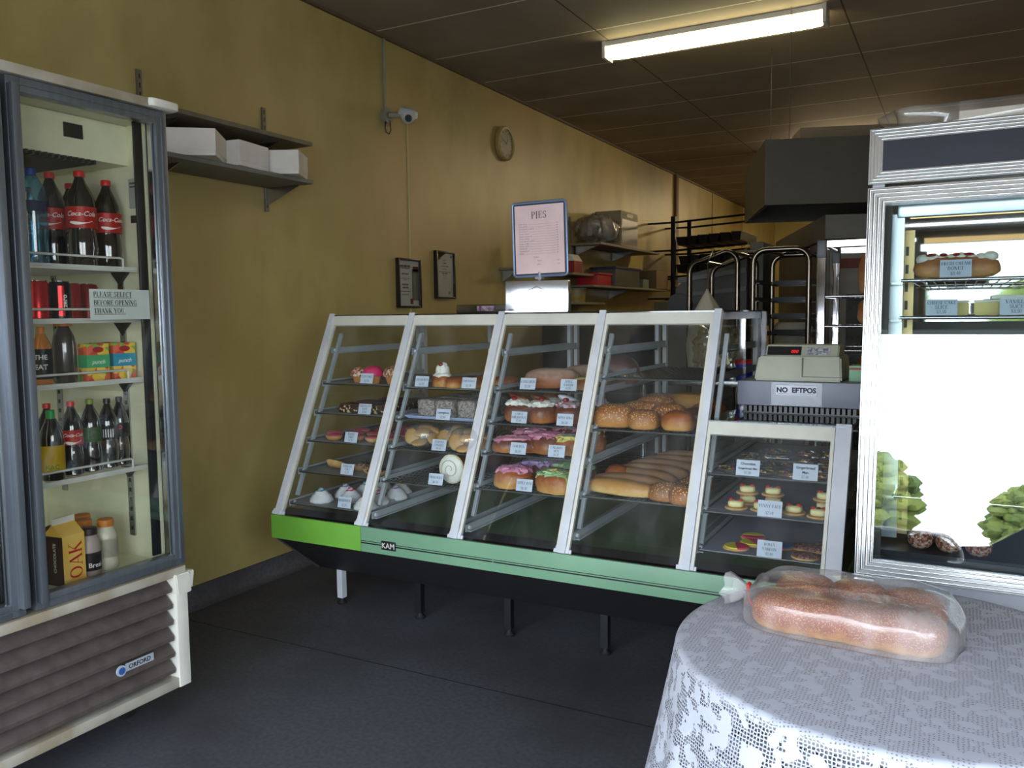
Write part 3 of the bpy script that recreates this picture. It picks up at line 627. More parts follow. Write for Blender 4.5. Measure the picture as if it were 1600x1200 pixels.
cola(.28, 1.66, Z1, .30, .045, 'large cola bottle deep at the back left of the top fridge shelf', ang=-.5)
bottle(.675, 1.635, Z1, .30, .042, glassmat('blue water plastic', tint=(.35, .68, .85), r0=.09, rough=.05, smear=.25, smear_col=(.2, .5, .7)), mat('blue cap', (30, 70, 160), .4), 'blue plastic water bottle at the left edge of the top fridge shelf', (.55, .66), mat('navy band', (26, 40, 96), .5), style='water', name='water_bottle')
Z2 = SHZ[1]+.006
def can(x, y, label, body, strip=None, text=None):
    t = thing('drink_can', label, 'can', (x, y, Z2), world=False)
    bm = B(); lathe(bm, [(.026, 0), (.033, .006), (.033, .112), (.027, .122)], n=28); c = obj('can_body', bm, body, t)
    bm = B(); lathe(bm, [(.0275, .121), (.028, .124), (.025, .1235)], n=24); obj('can_rim', bm, CHROME, t)
    if strip:
        bm = B(); n = 8; A = [bm.verts.new((math.cos(-.75+i*.08)*.0335, math.sin(-.75+i*.08)*.0335, zz)) for zz in (.012, .108) for i in range(n)]
        for i in range(n-1): bm.faces.new((A[i], A[i+1], A[n+i+1], A[n+i]))
        me = bpy.data.meshes.new('can_stripe'); bm.to_mesh(me); bm.free(); me.materials.append(strip); o = bpy.data.objects.new('can_stripe', me); COL.objects.link(o); o.parent = t
    if text:
        tb = sans(text, .022, .0006); put(tb, Matrix.Rotation(PI/2, 4, 'Z')); letters(wrap(tb, .0338, .02, .06), Matrix(), WT, t)
REDF = mat('red foil', (196, 26, 30), .25, .5)
can(.69, 1.70, 'black drink can with red stripe at the front of the second fridge shelf', mat('black can', (24, 22, 24), .25, .4), REDF, 'zero')
can(.69, 1.625, 'red drink can at the left edge of the second fridge shelf', REDF, None)
can(.58, 1.81, 'red drink can behind the notice, second fridge shelf', REDF, None)
can(.56, 1.89, 'deep red drink can behind the notice, furthest right of the second fridge shelf', mat('deep red foil', (150, 20, 28), .3, .4), None)
Z3 = SHZ[2]+.006
ORC = mat('orange cap', (200, 118, 36), .45)
bottle(.68, 1.635, Z3, .185, .03, mat('orange drink', (190, 116, 40), .15, coat=1), ORC, 'small orange drink bottle with black wrapper at the left edge of the third fridge shelf', (.1, .62), BLACK, [('THE', .72, .022), ('EAT', .4, .022)], WT, style='j', name='juice_bottle', shear=0, ang=-.7)
bottle(.655, 1.728, Z3, .215, .036, mat('coffee drink', (66, 58, 50), .2, coat=1), ORC, 'dark iced coffee bottle with orange cap on the third fridge shelf', style='j', capr=.026, name='iced_coffee_bottle')
def juicebox(x, y, rot, label, top, mid, bot, txt):
    t = thing('juice_box', label, 'juice box', (x, y, Z3), world=False, group='fruit drink boxes on the third fridge shelf'); t.rotation_euler.z = rot
    bm = B(); box(bm, (-.024, -.04, 0), (.024, .04, .125), bev=.002); c = obj('carton', bm, sprinkle('fruit print', [(230, 190, 60), (214, 96, 60), (120, 170, 60), (236, 208, 110), (200, 60, 50)], 38), t)
    bm = B(); box(bm, (-.0246, -.0406, .045), (.0246, .0406, .088)); obj('colour_band', bm, mid, t, smooth=False)
    bm = B(); blob(bm, (.0248, 0, .105), (.0012, .02, .010), 16, 8); obj('oval_logo', bm, mat('maroon oval', (170, 30, 40), .5), t)
    letters(sans(txt, .019, .0003, .3), frame((.0252, 0, .058), (0, 1, 0), (0, 0, 1)), WT, t)
    return t
juicebox(.685, 1.812, -.05, 'fruit drink box with green band, left one on the third fridge shelf', YEL, mat('green band', (70, 168, 110), .5), RED, 'punch')
juicebox(.68, 1.918, -.12, 'fruit drink box with blue band at the right end of the third fridge shelf', YEL, mat('blue band', (32, 146, 176), .5), RED, 'punch')
juicebox(.615, 1.90, .0, 'fruit drink box with purple band behind the other two on the third fridge shelf', YEL, mat('purple band', (110, 50, 120), .5), RED, 'berry')
Z4 = SHZ[3]+.006
bottle(.685, 1.648, Z4, .225, .036, COLA, mat('green cap', (24, 150, 62), .4), 'dark bottle with green cap and yellow label at the left of the fourth fridge shelf', (.12, .5), mat('yellow label', (236, 206, 24), .5, rgb2=(240, 190, 10)), [('KAC', .2, .02)], mat('green print', (60, 140, 60), .5), style='j', shear=0)
cola(.67, 1.728, Z4, .245, .034, 'small cola bottle with red label and cap on the fourth fridge shelf', big=False, ang=-.45)
cola(.57, 1.71, Z4, .235, .034, 'small cola bottle with red cap behind the green-capped bottle, fourth fridge shelf', big=False)
bottle(.665, 1.80, Z4, .245, .034, COLA, mat('olive cap', (120, 140, 30), .4), 'small dark bottle with green label and olive cap on the fourth fridge shelf', (.42, .62), mat('sage green label', (78, 118, 70), .5), [('D', .5, .035)], mat('dark green print', (40, 70, 40), .5), shear=0)
bottle(.655, 1.872, Z4, .24, .033, COLA, BLACK, 'small dark bottle with barcode label, second from the right, fourth fridge shelf', (.42, .62), mat('black label', (30, 30, 34), .4), [('|||||', .5, .03)], WT, shear=0)
bottle(.635, 1.934, Z4, .24, .03, COLA, BLACK, 'small dark bottle with black cap at the right end of the fourth fridge shelf', (.42, .62), mat('black label', 0), [('o', .75, .03)], RED, shear=0)
Z5 = .546
ck = thing('milk_carton', 'brown and yellow flavoured milk carton on the fridge floor', 'carton', (.70, 1.66, Z5), world=False); ck.rotation_euler.z = .12
bm = B(); cs = .042
box(bm, (-cs, -cs, 0), (cs, cs, .16)); 
for f in bm.faces: f.material_index = 0 if f.normal.x > .5 or f.calc_center_median().x > .04 else (1 if f.calc_center_median().y < -.04 else 0)
obj('carton_body', bm, [mat('yellow carton', (236, 186, 66), .5, rgb2=(240, 200, 110), vs=14), mat('chocolate carton', (58, 26, 18), .5)], ck, smooth=False)
bm = B(); sheet(bm, [(-cs, -cs, .16), (cs, -cs, .16), (.0, -cs, .198)], (0, 2*cs, 0)); box(bm, (-.003, -cs, .19), (.003, cs, .216), mi=1); obj('gable_top', bm, [MC['yellow carton'], WT], ck, smooth=False)
tb = serif(['OAK'], .048); put(tb, frame((cs+.0012, .004, .078), (0, 0, 1), (0, -1, 0)) @ TR((0, -.024, 0))); letters(tb, Matrix(), RED, ck)
tb = sans('CHOCOLATE', .016, .0004); letters(tb, frame((.012, -cs-.0012, .09), (0, 0, 1), (-1, 0, 0)), WT, ck)
CRM = mat('cream milk bottle', (206, 200, 176), .35); BRM = mat('pinkish milk bottle', (176, 156, 146), .35); DBC = mat('dark brown cap', (46, 30, 26), .4)
bottle(.70, 1.748, Z5, .16, .034, BRM, DBC, 'short pinkish milk bottle with dark label beside the carton on the fridge floor', (.12, .5), mat('dark chocolate label', (44, 26, 28), .5), [('Breaka', .3, .022)], WT, style='milk', capr=.026, name='milk_bottle', shear=0, ang=.1)
bottle(.685, 1.822, Z5, .172, .036, CRM, ORC, 'cream milk bottle with orange cap, furthest right on the fridge floor', (.25, .62), CRM, None, style='milk', capr=.026, name='milk_bottle')
bottle(.60, 1.80, Z5, .165, .036, CRM, ORC, 'cream milk bottle with orange cap directly behind the pinkish one, fridge floor', style='milk', capr=.026, name='milk_bottle')
bottle(.59, 1.70, Z5, .165, .036, BRM, DBC, 'brown-capped milk bottle behind the carton on the fridge floor', style='milk', capr=.026, name='milk_bottle')
bottle(.52, 1.85, Z5, .165, .036, CRM, ORC, 'cream milk bottle with orange cap at the back right of the fridge floor', style='milk', capr=.026, name='milk_bottle')
bottle(.72, 1.325, Z5, .2, .04, mat('dark brown drink', (40, 24, 14), .3), BLACK, 'dark bottle with gold printing on the floor of the fridge behind the left door', (.1, .7), mat('dark brown label', (34, 22, 16), .5), [('BULL', .7, .03), ('~~~~', .4, .02)], mat('gold print', (200, 170, 70), .5), style='j', shear=0, ang=-.5)
for i, (z, y, c) in enumerate(((Z4, 1.32, (230, 190, 30)), (Z3, 1.34, (190, 60, 40)), (Z2, 1.33, (60, 120, 60)), (Z1, 1.32, (60, 130, 190)))):
    w_ = ('fourth', 'third', 'second', 'top')[i]
    bottle(.66, y, z, .16 if i == 2 else .2, .036, mat('drink %d' % i, c, .3), WHITE, 'single drink bottle on the %s shelf behind the left fridge door' % w_, (.2, .55), mat('wrapper %d' % i, tuple(min(255, v+30) for v in c), .5), style='j')

# ================================================================== DISPLAY CASE
PX = [.53, 1.005, 1.48, 1.955, 2.43]; XR = 2.915; YB = 4.0; ZB = .505; ZT = 1.40; ZL = 1.0
def fy(z, off=0): return 2.8+.469*(z-ZB)+off       # the sloping glass front
K = thing('bakery_display_case', 'long sloping glass bakery display counter with green front band', 'display counter', (1.7, 3.4, 0))
bm = B()
x0c, x1c = .50, 2.935
prof = [(2.80, .40), (3.10, .172), (3.98, .172), (4.02, .40)]
sheet(bm, [(x0c, y, z) for y, z in prof], (x1c-x0c, 0, 0)); obj('underbody', bm, DARKP, K, smooth=False)
bm = B(); sheet(bm, [(x0c-.004, 2.79, .41), (x0c-.004, 2.80, .395), (x0c-.004, 3.095, .168), (x0c-.004, 3.11, .18)], (.006, 0, 0)); obj('edge_strip', bm, DSTEEL, K, smooth=False)
bm = B(); box(bm, (x0c, 2.785, .395), (1.012, 2.80, .503), bev=.002); fa = obj('front_band', bm, LIME, K); fa['label'] = 'bright green end of the front band'
bm = B(); box(bm, (1.014, 2.785, .395), (x1c, 2.80, .503), bev=.002); fb = obj('front_band', bm, GREEN, K)
bm = B(); box(bm, (1.016, 2.7835, .432), (1.66, 2.786, .437)); box(bm, (1.016, 2.7835, .442), (1.66, 2.786, .4445)); box(bm, (1.665, 2.7835, .432), (x1c-.002, 2.786, .437)); box(bm, (1.665, 2.7835, .442), (x1c-.002, 2.786, .4445))
o_ = obj('pinstripe', bm, BLACK, fb, smooth=False)
bm = B(); box(bm, (1.125, 2.779, .418), (1.198, 2.784, .456), bev=.0015); ba = obj('badge', bm, BLACK, K)
letters(sans('KAM', .032, .0006), frame((1.1615, 2.7785, .426), (1, 0, 0), (0, 0, 1)), mat('badge silver', (190, 185, 180), .4), ba)
bm = B(); box(bm, (x0c, 2.80, .40), (x1c, 4.0, .49)); obj('deck', bm, DGREEN, K, smooth=False)
bm = B(); sheet(bm, [(x0c+.005, 2.80, .497), (x0c+.005, 2.80, .50), (x0c+.005, 2.90, .512), (x0c+.005, 2.905, .4905)], (x1c-x0c-.01, 0, 0)); obj('black_sill', bm, mat('black sill strip', (36, 30, 34), .3), K, smooth=False)
bm = B(); box(bm, (x0c, 4.0, .4), (x1c, 4.02, .52)); obj('rear_panel', bm, DGREEN, K, smooth=False)
LEGX = [.62, 1.08, 1.55, 2.0, 2.45, 2.88]
for i, x in enumerate(LEGX):
    for y in (3.12, 3.93):
        bm = B(); box(bm, (x-.016, y-.016, .03), (x+.016, y+.016, .2)); l_ = obj('leg', bm, WHITE if (i == 0 and y < 3.5) else BLACK, K, smooth=False)
        if i == 0 and y < 3.5: l_['label'] = 'white painted end leg'
        bm = B(); lathe(bm, [(.022, 0), (.024, .008), (.012, .02), (.01, .035)], (x, y, 0), 16); obj('foot', bm, RUBBER, l_)
sl = math.atan(.469)                         # lean of the front
def inc(x, zb, w0, w1, d0, d1, z1, bm):       # bar following the slope; w across x, d outwards
    n = Vector((0, -math.cos(sl), math.sin(sl)))
    p = [Vector((x+w0, fy(zb), zb)), Vector((x+w1, fy(zb), zb)), Vector((x+w1, fy(z1), z1)), Vector((x+w0, fy(z1), z1))]
    sheet(bm, [q+n*d0 for q in p], n*(d1-d0))
EDGEW = mat('cream window frame', (214, 212, 200), .4)
for i, x in enumerate(PX):
    bm = B(); inc(x, ZB-.004, -.014, .014, -.02, .012, ZT+.008, bm); ps = obj('post', bm, WHITE, K, smooth=False)
    bm = B(); inc(x, ZB-.002, -.028, .028, -.006, .006, .525, bm); inc(x, ZB-.002, -.036, .036, -.004, .003, .516, bm); obj('post_foot', bm, WHITE, ps, smooth=False)
    # inner hanging upright with slots
    bm = B(); inc(x, .60, .018, .034, -.07, -.055, 1.34, bm); obj('inner_upright', bm, RAILM, K, smooth=False)
bm = B(); inc(XR, ZB-.004, -.03, .02, -.03, .006, ZL+.01, bm); ps = obj('post', bm, WHITE, K, smooth=False)
ENDS = PX+[XR]
for i in range(5):
    a_, b_ = ENDS[i]+.015, ENDS[i+1]-.015; top = ZT if i < 4 else ZL
    if i == 4: b_ -= .017
    fr = B()
    inc(0, ZB+.004, a_, a_+.012, -.01, .004, top-.002, fr); inc(0, ZB+.004, b_-.012, b_, -.01, .004, top-.002, fr)
    inc(0, top-.046, a_+.012, b_-.012, -.008, .005, top-.001, fr)
    obj('pane_frame', fr, EDGEW, K, smooth=False)
    g = B(); inc(0, ZB+.006, a_+.006, b_-.006, -.006, -.001, top-.03, g); obj('front_glass', g, GLASS, K, smooth=False)
# tops
bm = B(); box(bm, (PX[0]-.01, fy(ZT)-.005, ZT), (PX[4]+.01, YB+.01, ZT+.006)); obj('top_glass', bm, mat('dark edged top glass', (26, 30, 30), .1, coat=1), K, smooth=False)
bm = B(); box(bm, (PX[4]+.01, fy(ZL)-.01, ZL), (XR+.02, YB, ZL+.006)); obj('low_top_glass', bm, glassmat('grey top glass', tint=(.7, .75, .75), r0=.07), K, smooth=False)
bm = B(); box(bm, (PX[4]-.012, fy(ZT)+.02, ZT-.03), (PX[4]+.006, YB, ZT-.002)); obj('end_top_rail', bm, STEEL, K, smooth=False)
# end glass panes: left end, right end of the tall part, right end of the low part
for nme, x, top in (('end_glass', PX[0]-.012, ZT), ('end_glass', PX[4]+.002, ZT), ('end_glass', XR+.012, ZL)):
    g = B(); sheet(g, [(x, fy(ZB, .03), ZB), (x, YB-.02, ZB), (x, YB-.02, top-.005), (x, fy(top, .03), top-.005)], (.004, 0, 0)); obj(nme, g, GLASSC, K, smooth=False)
for i, x in enumerate(ENDS):
    top = ZT if i < 5 else ZL
    bm = B(); box(bm, (x-.03, YB-.03, .5), (x-.012, YB, top)); box(bm, (x+.008, YB-.03, .5), (x+.026, YB, top)); obj('rear_upright', bm, WHITE, K, smooth=False)
bm = B(); box(bm, (PX[0], YB-.03, ZT-.03), (PX[4], YB, ZT-.001)); obj('rear_top_rail', bm, DSTEEL, K, smooth=False)
# runners
RUN = {0: [1.235, 1.08, .945, .82, .685, .548], 1: [1.235, 1.075, .94, .815, .68, .538], 2: [1.235, 1.08, .945, .825, .69, .535], 3: [1.25, 1.14, .945, .825, .70, .555], 4: [.815, .69, .565]}
def runner(x, z, side):
    bm = B(); y0 = fy(z, .035); s = side
    box(bm, (x+s*.018 if s > 0 else x-.024, y0, z-.016), (x+.024 if s > 0 else x-.018, YB-.03, z+.014))
    box(bm, (min(x+s*.018, x+s*.04), y0+.01, z-.016), (max(x+s*.018, x+s*.04), YB-.03, z-.012))
    r = obj('shelf_runner', bm, RAILM, K, smooth=False)
    bm = B(); cyl(bm, (x+s*.024, y0+.02, z), (x+s*.034, y0+.02, z), .008, n=10); obj('runner_clip', bm, WHITE, r)
for i in range(5):
    for z in RUN[i]: runner(ENDS[i], z, 1); runner(ENDS[i+1], z, -1)
WIRE = mat('dark bright wire', (120, 126, 126), .3, .8); TRAYM = mat('grey baking tray', (112, 112, 108), .45, .3); LINERP = mat('grey tray paper', (150, 150, 148), .8)
DW = mat('dark coated wire', (44, 50, 48), .4, .5)
def wire_tray(i, z):
    a_, b_ = ENDS[i]+.028, ENDS[i+1]-.028; y0 = fy(z, .03); bm = B()
    cyl(bm, (a_, y0, z-.002), (b_, y0, z-.002), .0035, n=8); 
    o = obj('wire_shelf', bm, WIRE, K)
    bm = B(); k = a_+.006
    while k < b_: cyl(bm, (k, y0, z-.003), (k, YB-.04, z-.003), .0014, n=4); k += .02
    k = y0+.03
    while k < YB-.05: cyl(bm, (a_, k, z-.005), (b_, k, z-.005), .002, n=4); k += .05
    obj('wire_mesh', bm, DW, o)
def solid_tray(i, z, m=TRAYM, paper=None, lip=.008):
    a_, b_ = ENDS[i]+.028, ENDS[i+1]-.028; y0 = fy(z, .03); bm = B()
    box(bm, (a_, y0, z-.005), (b_, YB-.2, z-.001)); box(bm, (a_, y0, z-.005), (b_, y0+.003, z+lip*.4)); box(bm, (a_, y0, z-.001), (a_+.003, YB-.2, z+lip)); box(bm, (b_-.003, y0, z-.001), (b_, YB-.2, z+lip))
    o = obj('tray', bm, m, K, smooth=False)
    if paper:
        bm = B(); box(bm, (a_+.006, y0+.004, z-.001), (b_-.006, YB-.25, z+.0006)); obj('tray_paper', bm, paper, o, smooth=False)
for z in (1.08, .82, .685, .548): solid_tray(0, z, TRAYM, LINERP)
solid_tray(0, .945, TRAYM, LINERP)
solid_tray(1, 1.075, TRAYM, LINERP)
wire_tray(1, .94); wire_tray(1, .815); wire_tray(1, .68)
for z in (1.08, .945, .825, .69): wire_tray(2, z)
for z in (.945, .70, 1.14): wire_tray(3, z)
PUR = mat('bluish tray paper', (128, 134, 156), .8)
for z in (.815, .69, .565): solid_tray(4, z, DSTEEL, PUR, .004)
for i, z in ((4, .815), (4, .69), (4, .565)):
    bm = B(); cyl(bm, (ENDS[i]+.03, fy(z, .028), z), (ENDS[i+1]-.05, fy(z, .028), z), .0035, n=8); obj('front_wire', bm, WIRE, K)

# -------- price cards
def card(x, z, lines, label, w=.072, h=.048, th=.0095, y=None, off=.022, up_=.002, under=False):
    y = fy(z, off) if y is None else y
    bm = B(); t = .28; c, s = math.cos(t), math.sin(t)
    sheet(bm, [(x-w/2, y, z+up_), (x+w/2, y, z+up_), (x+w/2, y+h*s, z+up_+h*c), (x-w/2, y+h*s, z+up_+h*c)], (0, .0006, 0))
    o = obj('price_card', bm, PAPER, None, smooth=False); tag(o, label, 'price card', None)
    M = frame((x, y-.0008, z+up_), (1, 0, 0), (0, s, c))
    n = len(lines); lh = (h*.86)/n
    for k, l in enumerate(lines):
        if l.upper() == l:
            W = sum(GL[q][0] for q in l)*1.08; hh = min(th*(1.15 if n < 3 else 1), (w*.92)/W); bmx = serif([l], hh)
        else:
            bmx = sans(l, min(.0125, w*.92/(len(l)*.52)), .0003)
        put(bmx, TR((0, h*.93-(k+1)*lh+lh*.18, 0)))
        me = bpy.data.meshes.new('lettering'); put(bmx, M); bmx.to_mesh(me); bmx.free(); me.materials.append(INK)
        lo = bpy.data.objects.new('lettering', me); COL.objects.link(lo); lo.parent = o
    return o
CARDS = [
 (.821, 1.085, ['CUP CAKE', '$2.70'], 'small price card reading cup cake'), (.854, .95, ['CHOCOLATE', 'SLICE', '$2.80'], 'small price card reading chocolate slice'),
 (.818, .825, ['ROUND', 'TART', '$1.70'], 'small price card in front of the pink iced tarts'), (.843, .69, ['SPRINKLE', 'TART', '$1.70'], 'small price card in front of the sprinkle tarts'),
 (.875, .555, ['MERINGUE', '$2.20'], 'small price card reading meringue'),
 (1.131, 1.08, ['CREAM BUN', '$3.20'], 'small price card left of the single cream bun'), (1.377, 1.08, ['JAM DONUT', '$2.70'], 'small price card reading jam donut'),
 (1.282, .945, ['Lamingtons', '$2.80'], 'small price card reading lamingtons'), (1.296, .82, ['ALMOND', 'COOKIES', '$6.50'], 'small price card in front of the bagged golden cookies'),
 (1.318, .685, ['SWISS ROLL', '$6.70'], 'small price card under the end of the swiss roll'),
 (1.663, 1.085, ['LONG BUN', '$3.20'], 'small price card left of the dusted long bun'), (1.849, 1.085, ['APPLE', 'DANISH', '$3.20'], 'small price card beside the danish pastry'),
 (1.653, .95, ['LARGE', 'CREAM BUN', '$7.00'], 'small price card in front of the three large cream buns'), (1.861, .95, ['APPLE RING', '$6.50'], 'small price card reading apple ring'),
 (1.677, .83, ['JAM BUN', '$6.50'], 'small price card reading jam bun'), (1.849, .83, ['CARAMEL', 'BUN', '$6.50'], 'small price card reading caramel bun'),
 (1.736, .695, ['APPLE BUN', '$6.50'], 'small price card reading apple bun'),
]
for x, z, l, lb in CARDS: card(x, z, l, lb)
for x, z, l, lb in [(2.60, .818, ['Chocolate', 'Gingerbread Man', '$2.50'], 'price card reading chocolate gingerbread man'), (2.795, .818, ['Gingerbread', 'Man', '$2.40'], 'price card reading gingerbread man without chocolate'),
 (2.689, .692, ['FUNNY FACE', '$2.40'], 'price card in the middle of the cream-filled face biscuits'), (2.701, .567, ['DOLLY', 'VARDON', '$2.40'], 'price card in front of the two-coloured iced biscuits')]:
    card(x, z, l, lb, w=.082, h=.056)

# -------- baked goods
G0 = {}
def single(name, bm, m, label, cat, loc, rz=0, group=None, sc_=None, angle=60):
    o = obj(name, bm, m, None, angle=angle); o.location = loc; o.rotation_euler.z = rz
    if sc_: o.scale = sc_
    return tag(o, label, cat, group)
SPK = sprinkle('red white sprinkles', [(196, 120, 96), (226, 190, 160), (150, 60, 40), (230, 214, 196), (170, 90, 60)], 130)
SPK2 = sprinkle('chocolate nut sprinkles', [(70, 38, 26), (206, 180, 140), (110, 66, 44), (40, 24, 18), (190, 150, 110)], 170)
SPK3 = sprinkle('hundreds and thousands', [(170, 90, 90), (120, 92, 100), (190, 150, 130), (96, 60, 66), (150, 120, 130), (110, 110, 90)], 170)
PINKI = mat('hot pink icing', (226, 52, 112), .4, vs=40, rgb2=(206, 36, 92)); PINK = mat('pink icing', (226, 96, 128), .35, rgb2=(206, 74, 106), vs=30, coat=.3)
SPONGE = mat('golden sponge', (206, 150, 88), .8, rgb2=(184, 122, 66), vs=30, bump=.5); PASTRY = mat('pale pastry', (206, 170, 112), .7, rgb2=(186, 142, 84), vs=25)
CHOC = mat('chocolate icing', (58, 32, 22), .35, rgb2=(44, 24, 16), coat=.2)
def cupcake(label, loc, top, s=1):
    t = thing('cupcake', label, 'cupcake', loc, world=False, group=None); t.scale = (s, s, s)
    bm = B(); n = 36; lo = [bm.verts.new((math.cos(2*PI*k/n)*(.028+.0012*(k % 2)), math.sin(2*PI*k/n)*(.028+.0012*(k % 2)), 0)) for k in range(n)]; hi = [bm.verts.new((math.cos(2*PI*k/n)*(.038+.0015*(k % 2)), math.sin(2*PI*k/n)*(.038+.0015*(k % 2)), .042)) for k in range(n)]
    for k in range(n): bm.faces.new((lo[k], lo[(k+1) % n], hi[(k+1) % n], hi[k]))
    bm.faces.new(lo[::-1]); bm.faces.new(hi); obj('cake_base', bm, SPONGE, t)
    bm = B(); blob(bm, (0, 0, .042), (.05, .05, .045), 28, 14, amp=.03, flat=.12, seed=3); obj('icing', bm, top, t); return t
cupcake('cupcake with red and white sprinkles, leftmost on the top shelf', (.70, 3.20, 1.08), SPK, .88)
cupcake('cupcake with smooth hot pink icing', (.805, 3.17, 1.08), PINKI, 1.0)
cupcake('cupcake with pale brown sprinkles right of the pink one', (.915, 3.18, 1.08), sprinkle('pale brown sprinkles', [(150, 100, 70), (222, 196, 160), (120, 66, 46), (200, 150, 120)], 130), 1.0)
def slab(label, loc, w_, d, h, rz=0):
    t = thing('chocolate_slice', label, 'slice', loc, world=False, group=None); t.rotation_euler.z = rz
    bm = B(); box(bm, (-w_/2, -d/2, 0), (w_/2, d/2, h), bev=.006); obj('cake_body', bm, sprinkle('choc nut side', [(40, 22, 16), (66, 38, 26), (50, 28, 20), (214, 190, 140), (36, 20, 14)], 105), t)
    bm = B(); box(bm, (-w_/2+.004, -d/2+.004, h-.001), (w_/2-.004, d/2-.004, h+.006), bev=.003); obj('icing', bm, mat('brown milk icing', (96, 58, 38), .5, rgb2=(80, 46, 30)), t)
slab('chocolate nut slice in the front left of its tray', (.735, 3.13, .9465), .14, .1, .036); slab('chocolate nut slice in the front right of its tray', (.885, 3.14, .9465), .14, .1, .036)
slab('chocolate nut slice behind the front left slice', (.735, 3.25, .9465), .14, .1, .036); slab('chocolate nut slice behind the front right slice', (.885, 3.26, .9465), .14, .1, .036)
slab('chocolate nut slice in the back row, left', (.76, 3.39, .9465), .14, .1, .036); slab('chocolate nut slice in the back row, right', (.90, 3.41, .9465), .12, .1, .036)
def tart(label, loc, top, rz=0, tilt=0, s=1, group=None):
    t = thing('iced_tart', label, 'tart', loc, world=False, group=group); t.rotation_euler = (tilt, 0, rz); t.scale = (s, s, s)
    bm = B(); lathe(bm, [(.026, 0), (.034, .006), (.041, .016), (.043, .022)], n=28, sx=1, sy=1); obj('pastry_shell', bm, PASTRY, t)
    bm = B(); blob(bm, (0, 0, .020), (.041, .041, .011), 24, 8, flat=.1, amp=.04); obj('icing', bm, top, t); return t
pts = [(.665, 3.045), (.775, 3.075), (.885, 3.06), (.965, 3.09), (.60, 3.13), (.70, 3.16), (.80, 3.18), (.90, 3.17), (.66, 3.26), (.77, 3.28), (.88, 3.28), (.96, 3.2), (.72, 3.38), (.84, 3.39), (.93, 3.41)]
p0 = None
for i, (x, y) in enumerate(pts):
    lb = 'pink iced tart at the very front left of its tray' if i == 0 else 'pink iced tart in the full tray below the chocolate slices'
    if p0 is None: p0 = tart(lb, (x, y, .8205), PINK, group='pink iced tarts')
    else: dup(p0, (x, y, .8205+(.0 if i % 3 else .001)), i*.7, 'pink iced tart in the full tray below the chocolate slices')
tart('tart with dark chocolate icing tilted on its side at the left of the tray', (.70, 3.0, .6995), CHOC, tilt=-.45, s=1.1)
for i, (x, y) in enumerate([(.905, 3.02), (.80, 3.06), (.965, 2.97)]):
    t_2 = tart(('sprinkle tart right of its price card', 'sprinkle tart behind its price card', 'sprinkle tart nearest the glass beside the white post')[i], (x, y, .6855), SPK2, s=1.15)
MERG = mat('meringue', (226, 226, 226), .65, rgb2=(206, 208, 212), vs=30)
def meringue(label, loc, tint, s=1, group='piped meringues on the bottom left tray'):
    t = thing('meringue', label, 'meringue', loc, world=False, group=group); t.scale = (s, s, s)
    bm = B(); n = 20; pr = [(.9, 0), (1.05, .12), (.98, .3), (.85, .38), (.82, .5), (.62, .62), (.55, .74), (.3, .85), (.1, 1.0)]; rings = []
    for r, z in pr: rings.append([bm.verts.new((math.cos(2*PI*k/n+z*.8)*r*.05*(1+.09*(k % 2)), math.sin(2*PI*k/n+z*.8)*r*.05*(1+.09*(k % 2)), z*.065)) for k in range(n)])
    for A, C in zip(rings, rings[1:]):
        for k in range(n): bm.faces.new((A[k], A[(k+1) % n], C[(k+1) % n], C[k]))
    bm.faces.new(rings[0][::-1]); bm.faces.new(rings[-1]); obj('meringue_swirl', bm, MERG, t, angle=80)
    bm = B(); pts = [(math.cos(a*1.1)*.027*(1-a/14), math.sin(a*1.1)*.027*(1-a/14), .043+a*.0022) for a in range(0, 11)]; tube(bm, pts, .0045, 6); obj('icing_trail', bm, tint, t)
    return t
TC = [mat('teal icing', (50, 140, 160), .4), mat('crimson icing', (190, 40, 90), .4), mat('lemon icing', (214, 206, 60), .4), mat('lilac icing', (148, 124, 166), .4)]
mer = []
for k in range(4): mer.append(None)
spots = [(.68, 2.925, 0), (.80, 2.99, 1), (.945, 3.0, 1), (.955, 2.90, 2), (.72, 3.05, 3), (.86, 3.09, 2), (.96, 3.12, 3), (.77, 3.14, 0), (.92, 3.21, 2), (.82, 3.21, 1)]
LB = ['meringue trailed with teal icing', 'meringue trailed with crimson icing', 'meringue trailed with lemon icing', 'meringue trailed with lilac icing']
for i, (x, y, k) in enumerate(spots):
    lb = LB[k]+' on the bottom left tray'
    if i == 0: lb = 'teal-trailed meringue standing alone at the front left of the bottom tray'
    if mer[k] is None: mer[k] = meringue(lb, (x, y, .5485), TC[k])
    else: dup(mer[k], (x, y, .5485), i, lb)

BUN = crust('golden bun crust', (204, 152, 84), (150, 78, 28)); BUNB = crust('brown bun crust', (176, 108, 54), (96, 44, 20), coat=.4)
BREAD = crust('bread crust', (220, 174, 104), (186, 120, 58), bump=.2); SES = crust('sesame crust', (198, 138, 70), (148, 84, 34), seeds=((222, 186, 120), 120), bump=.5)
SES2 = crust('dense sesame crust', (180, 120, 66), (132, 82, 48), seeds=((216, 182, 134), 110), bump=.5); DUST = crust('floury bun', (176, 100, 52), (128, 70, 36), dust=(170, 140, 122))
PALE = crust('pale crust', (222, 182, 112), (184, 132, 66)); JAM = mat('jam', (130, 14, 18), .2, coat=.5)
def roll(name, label, loc, r, m, rz=0, group=None, power=2.4, amp=.06, seed=0, cat='bread roll', flat=.55):
    bm = B(); blob(bm, (0, 0, r[2]*flat), r, 28, 16, power=power, amp=amp, flat=flat, seed=seed, nscale=2.2)
    return single(name, bm, m, label, cat, loc, rz, group)
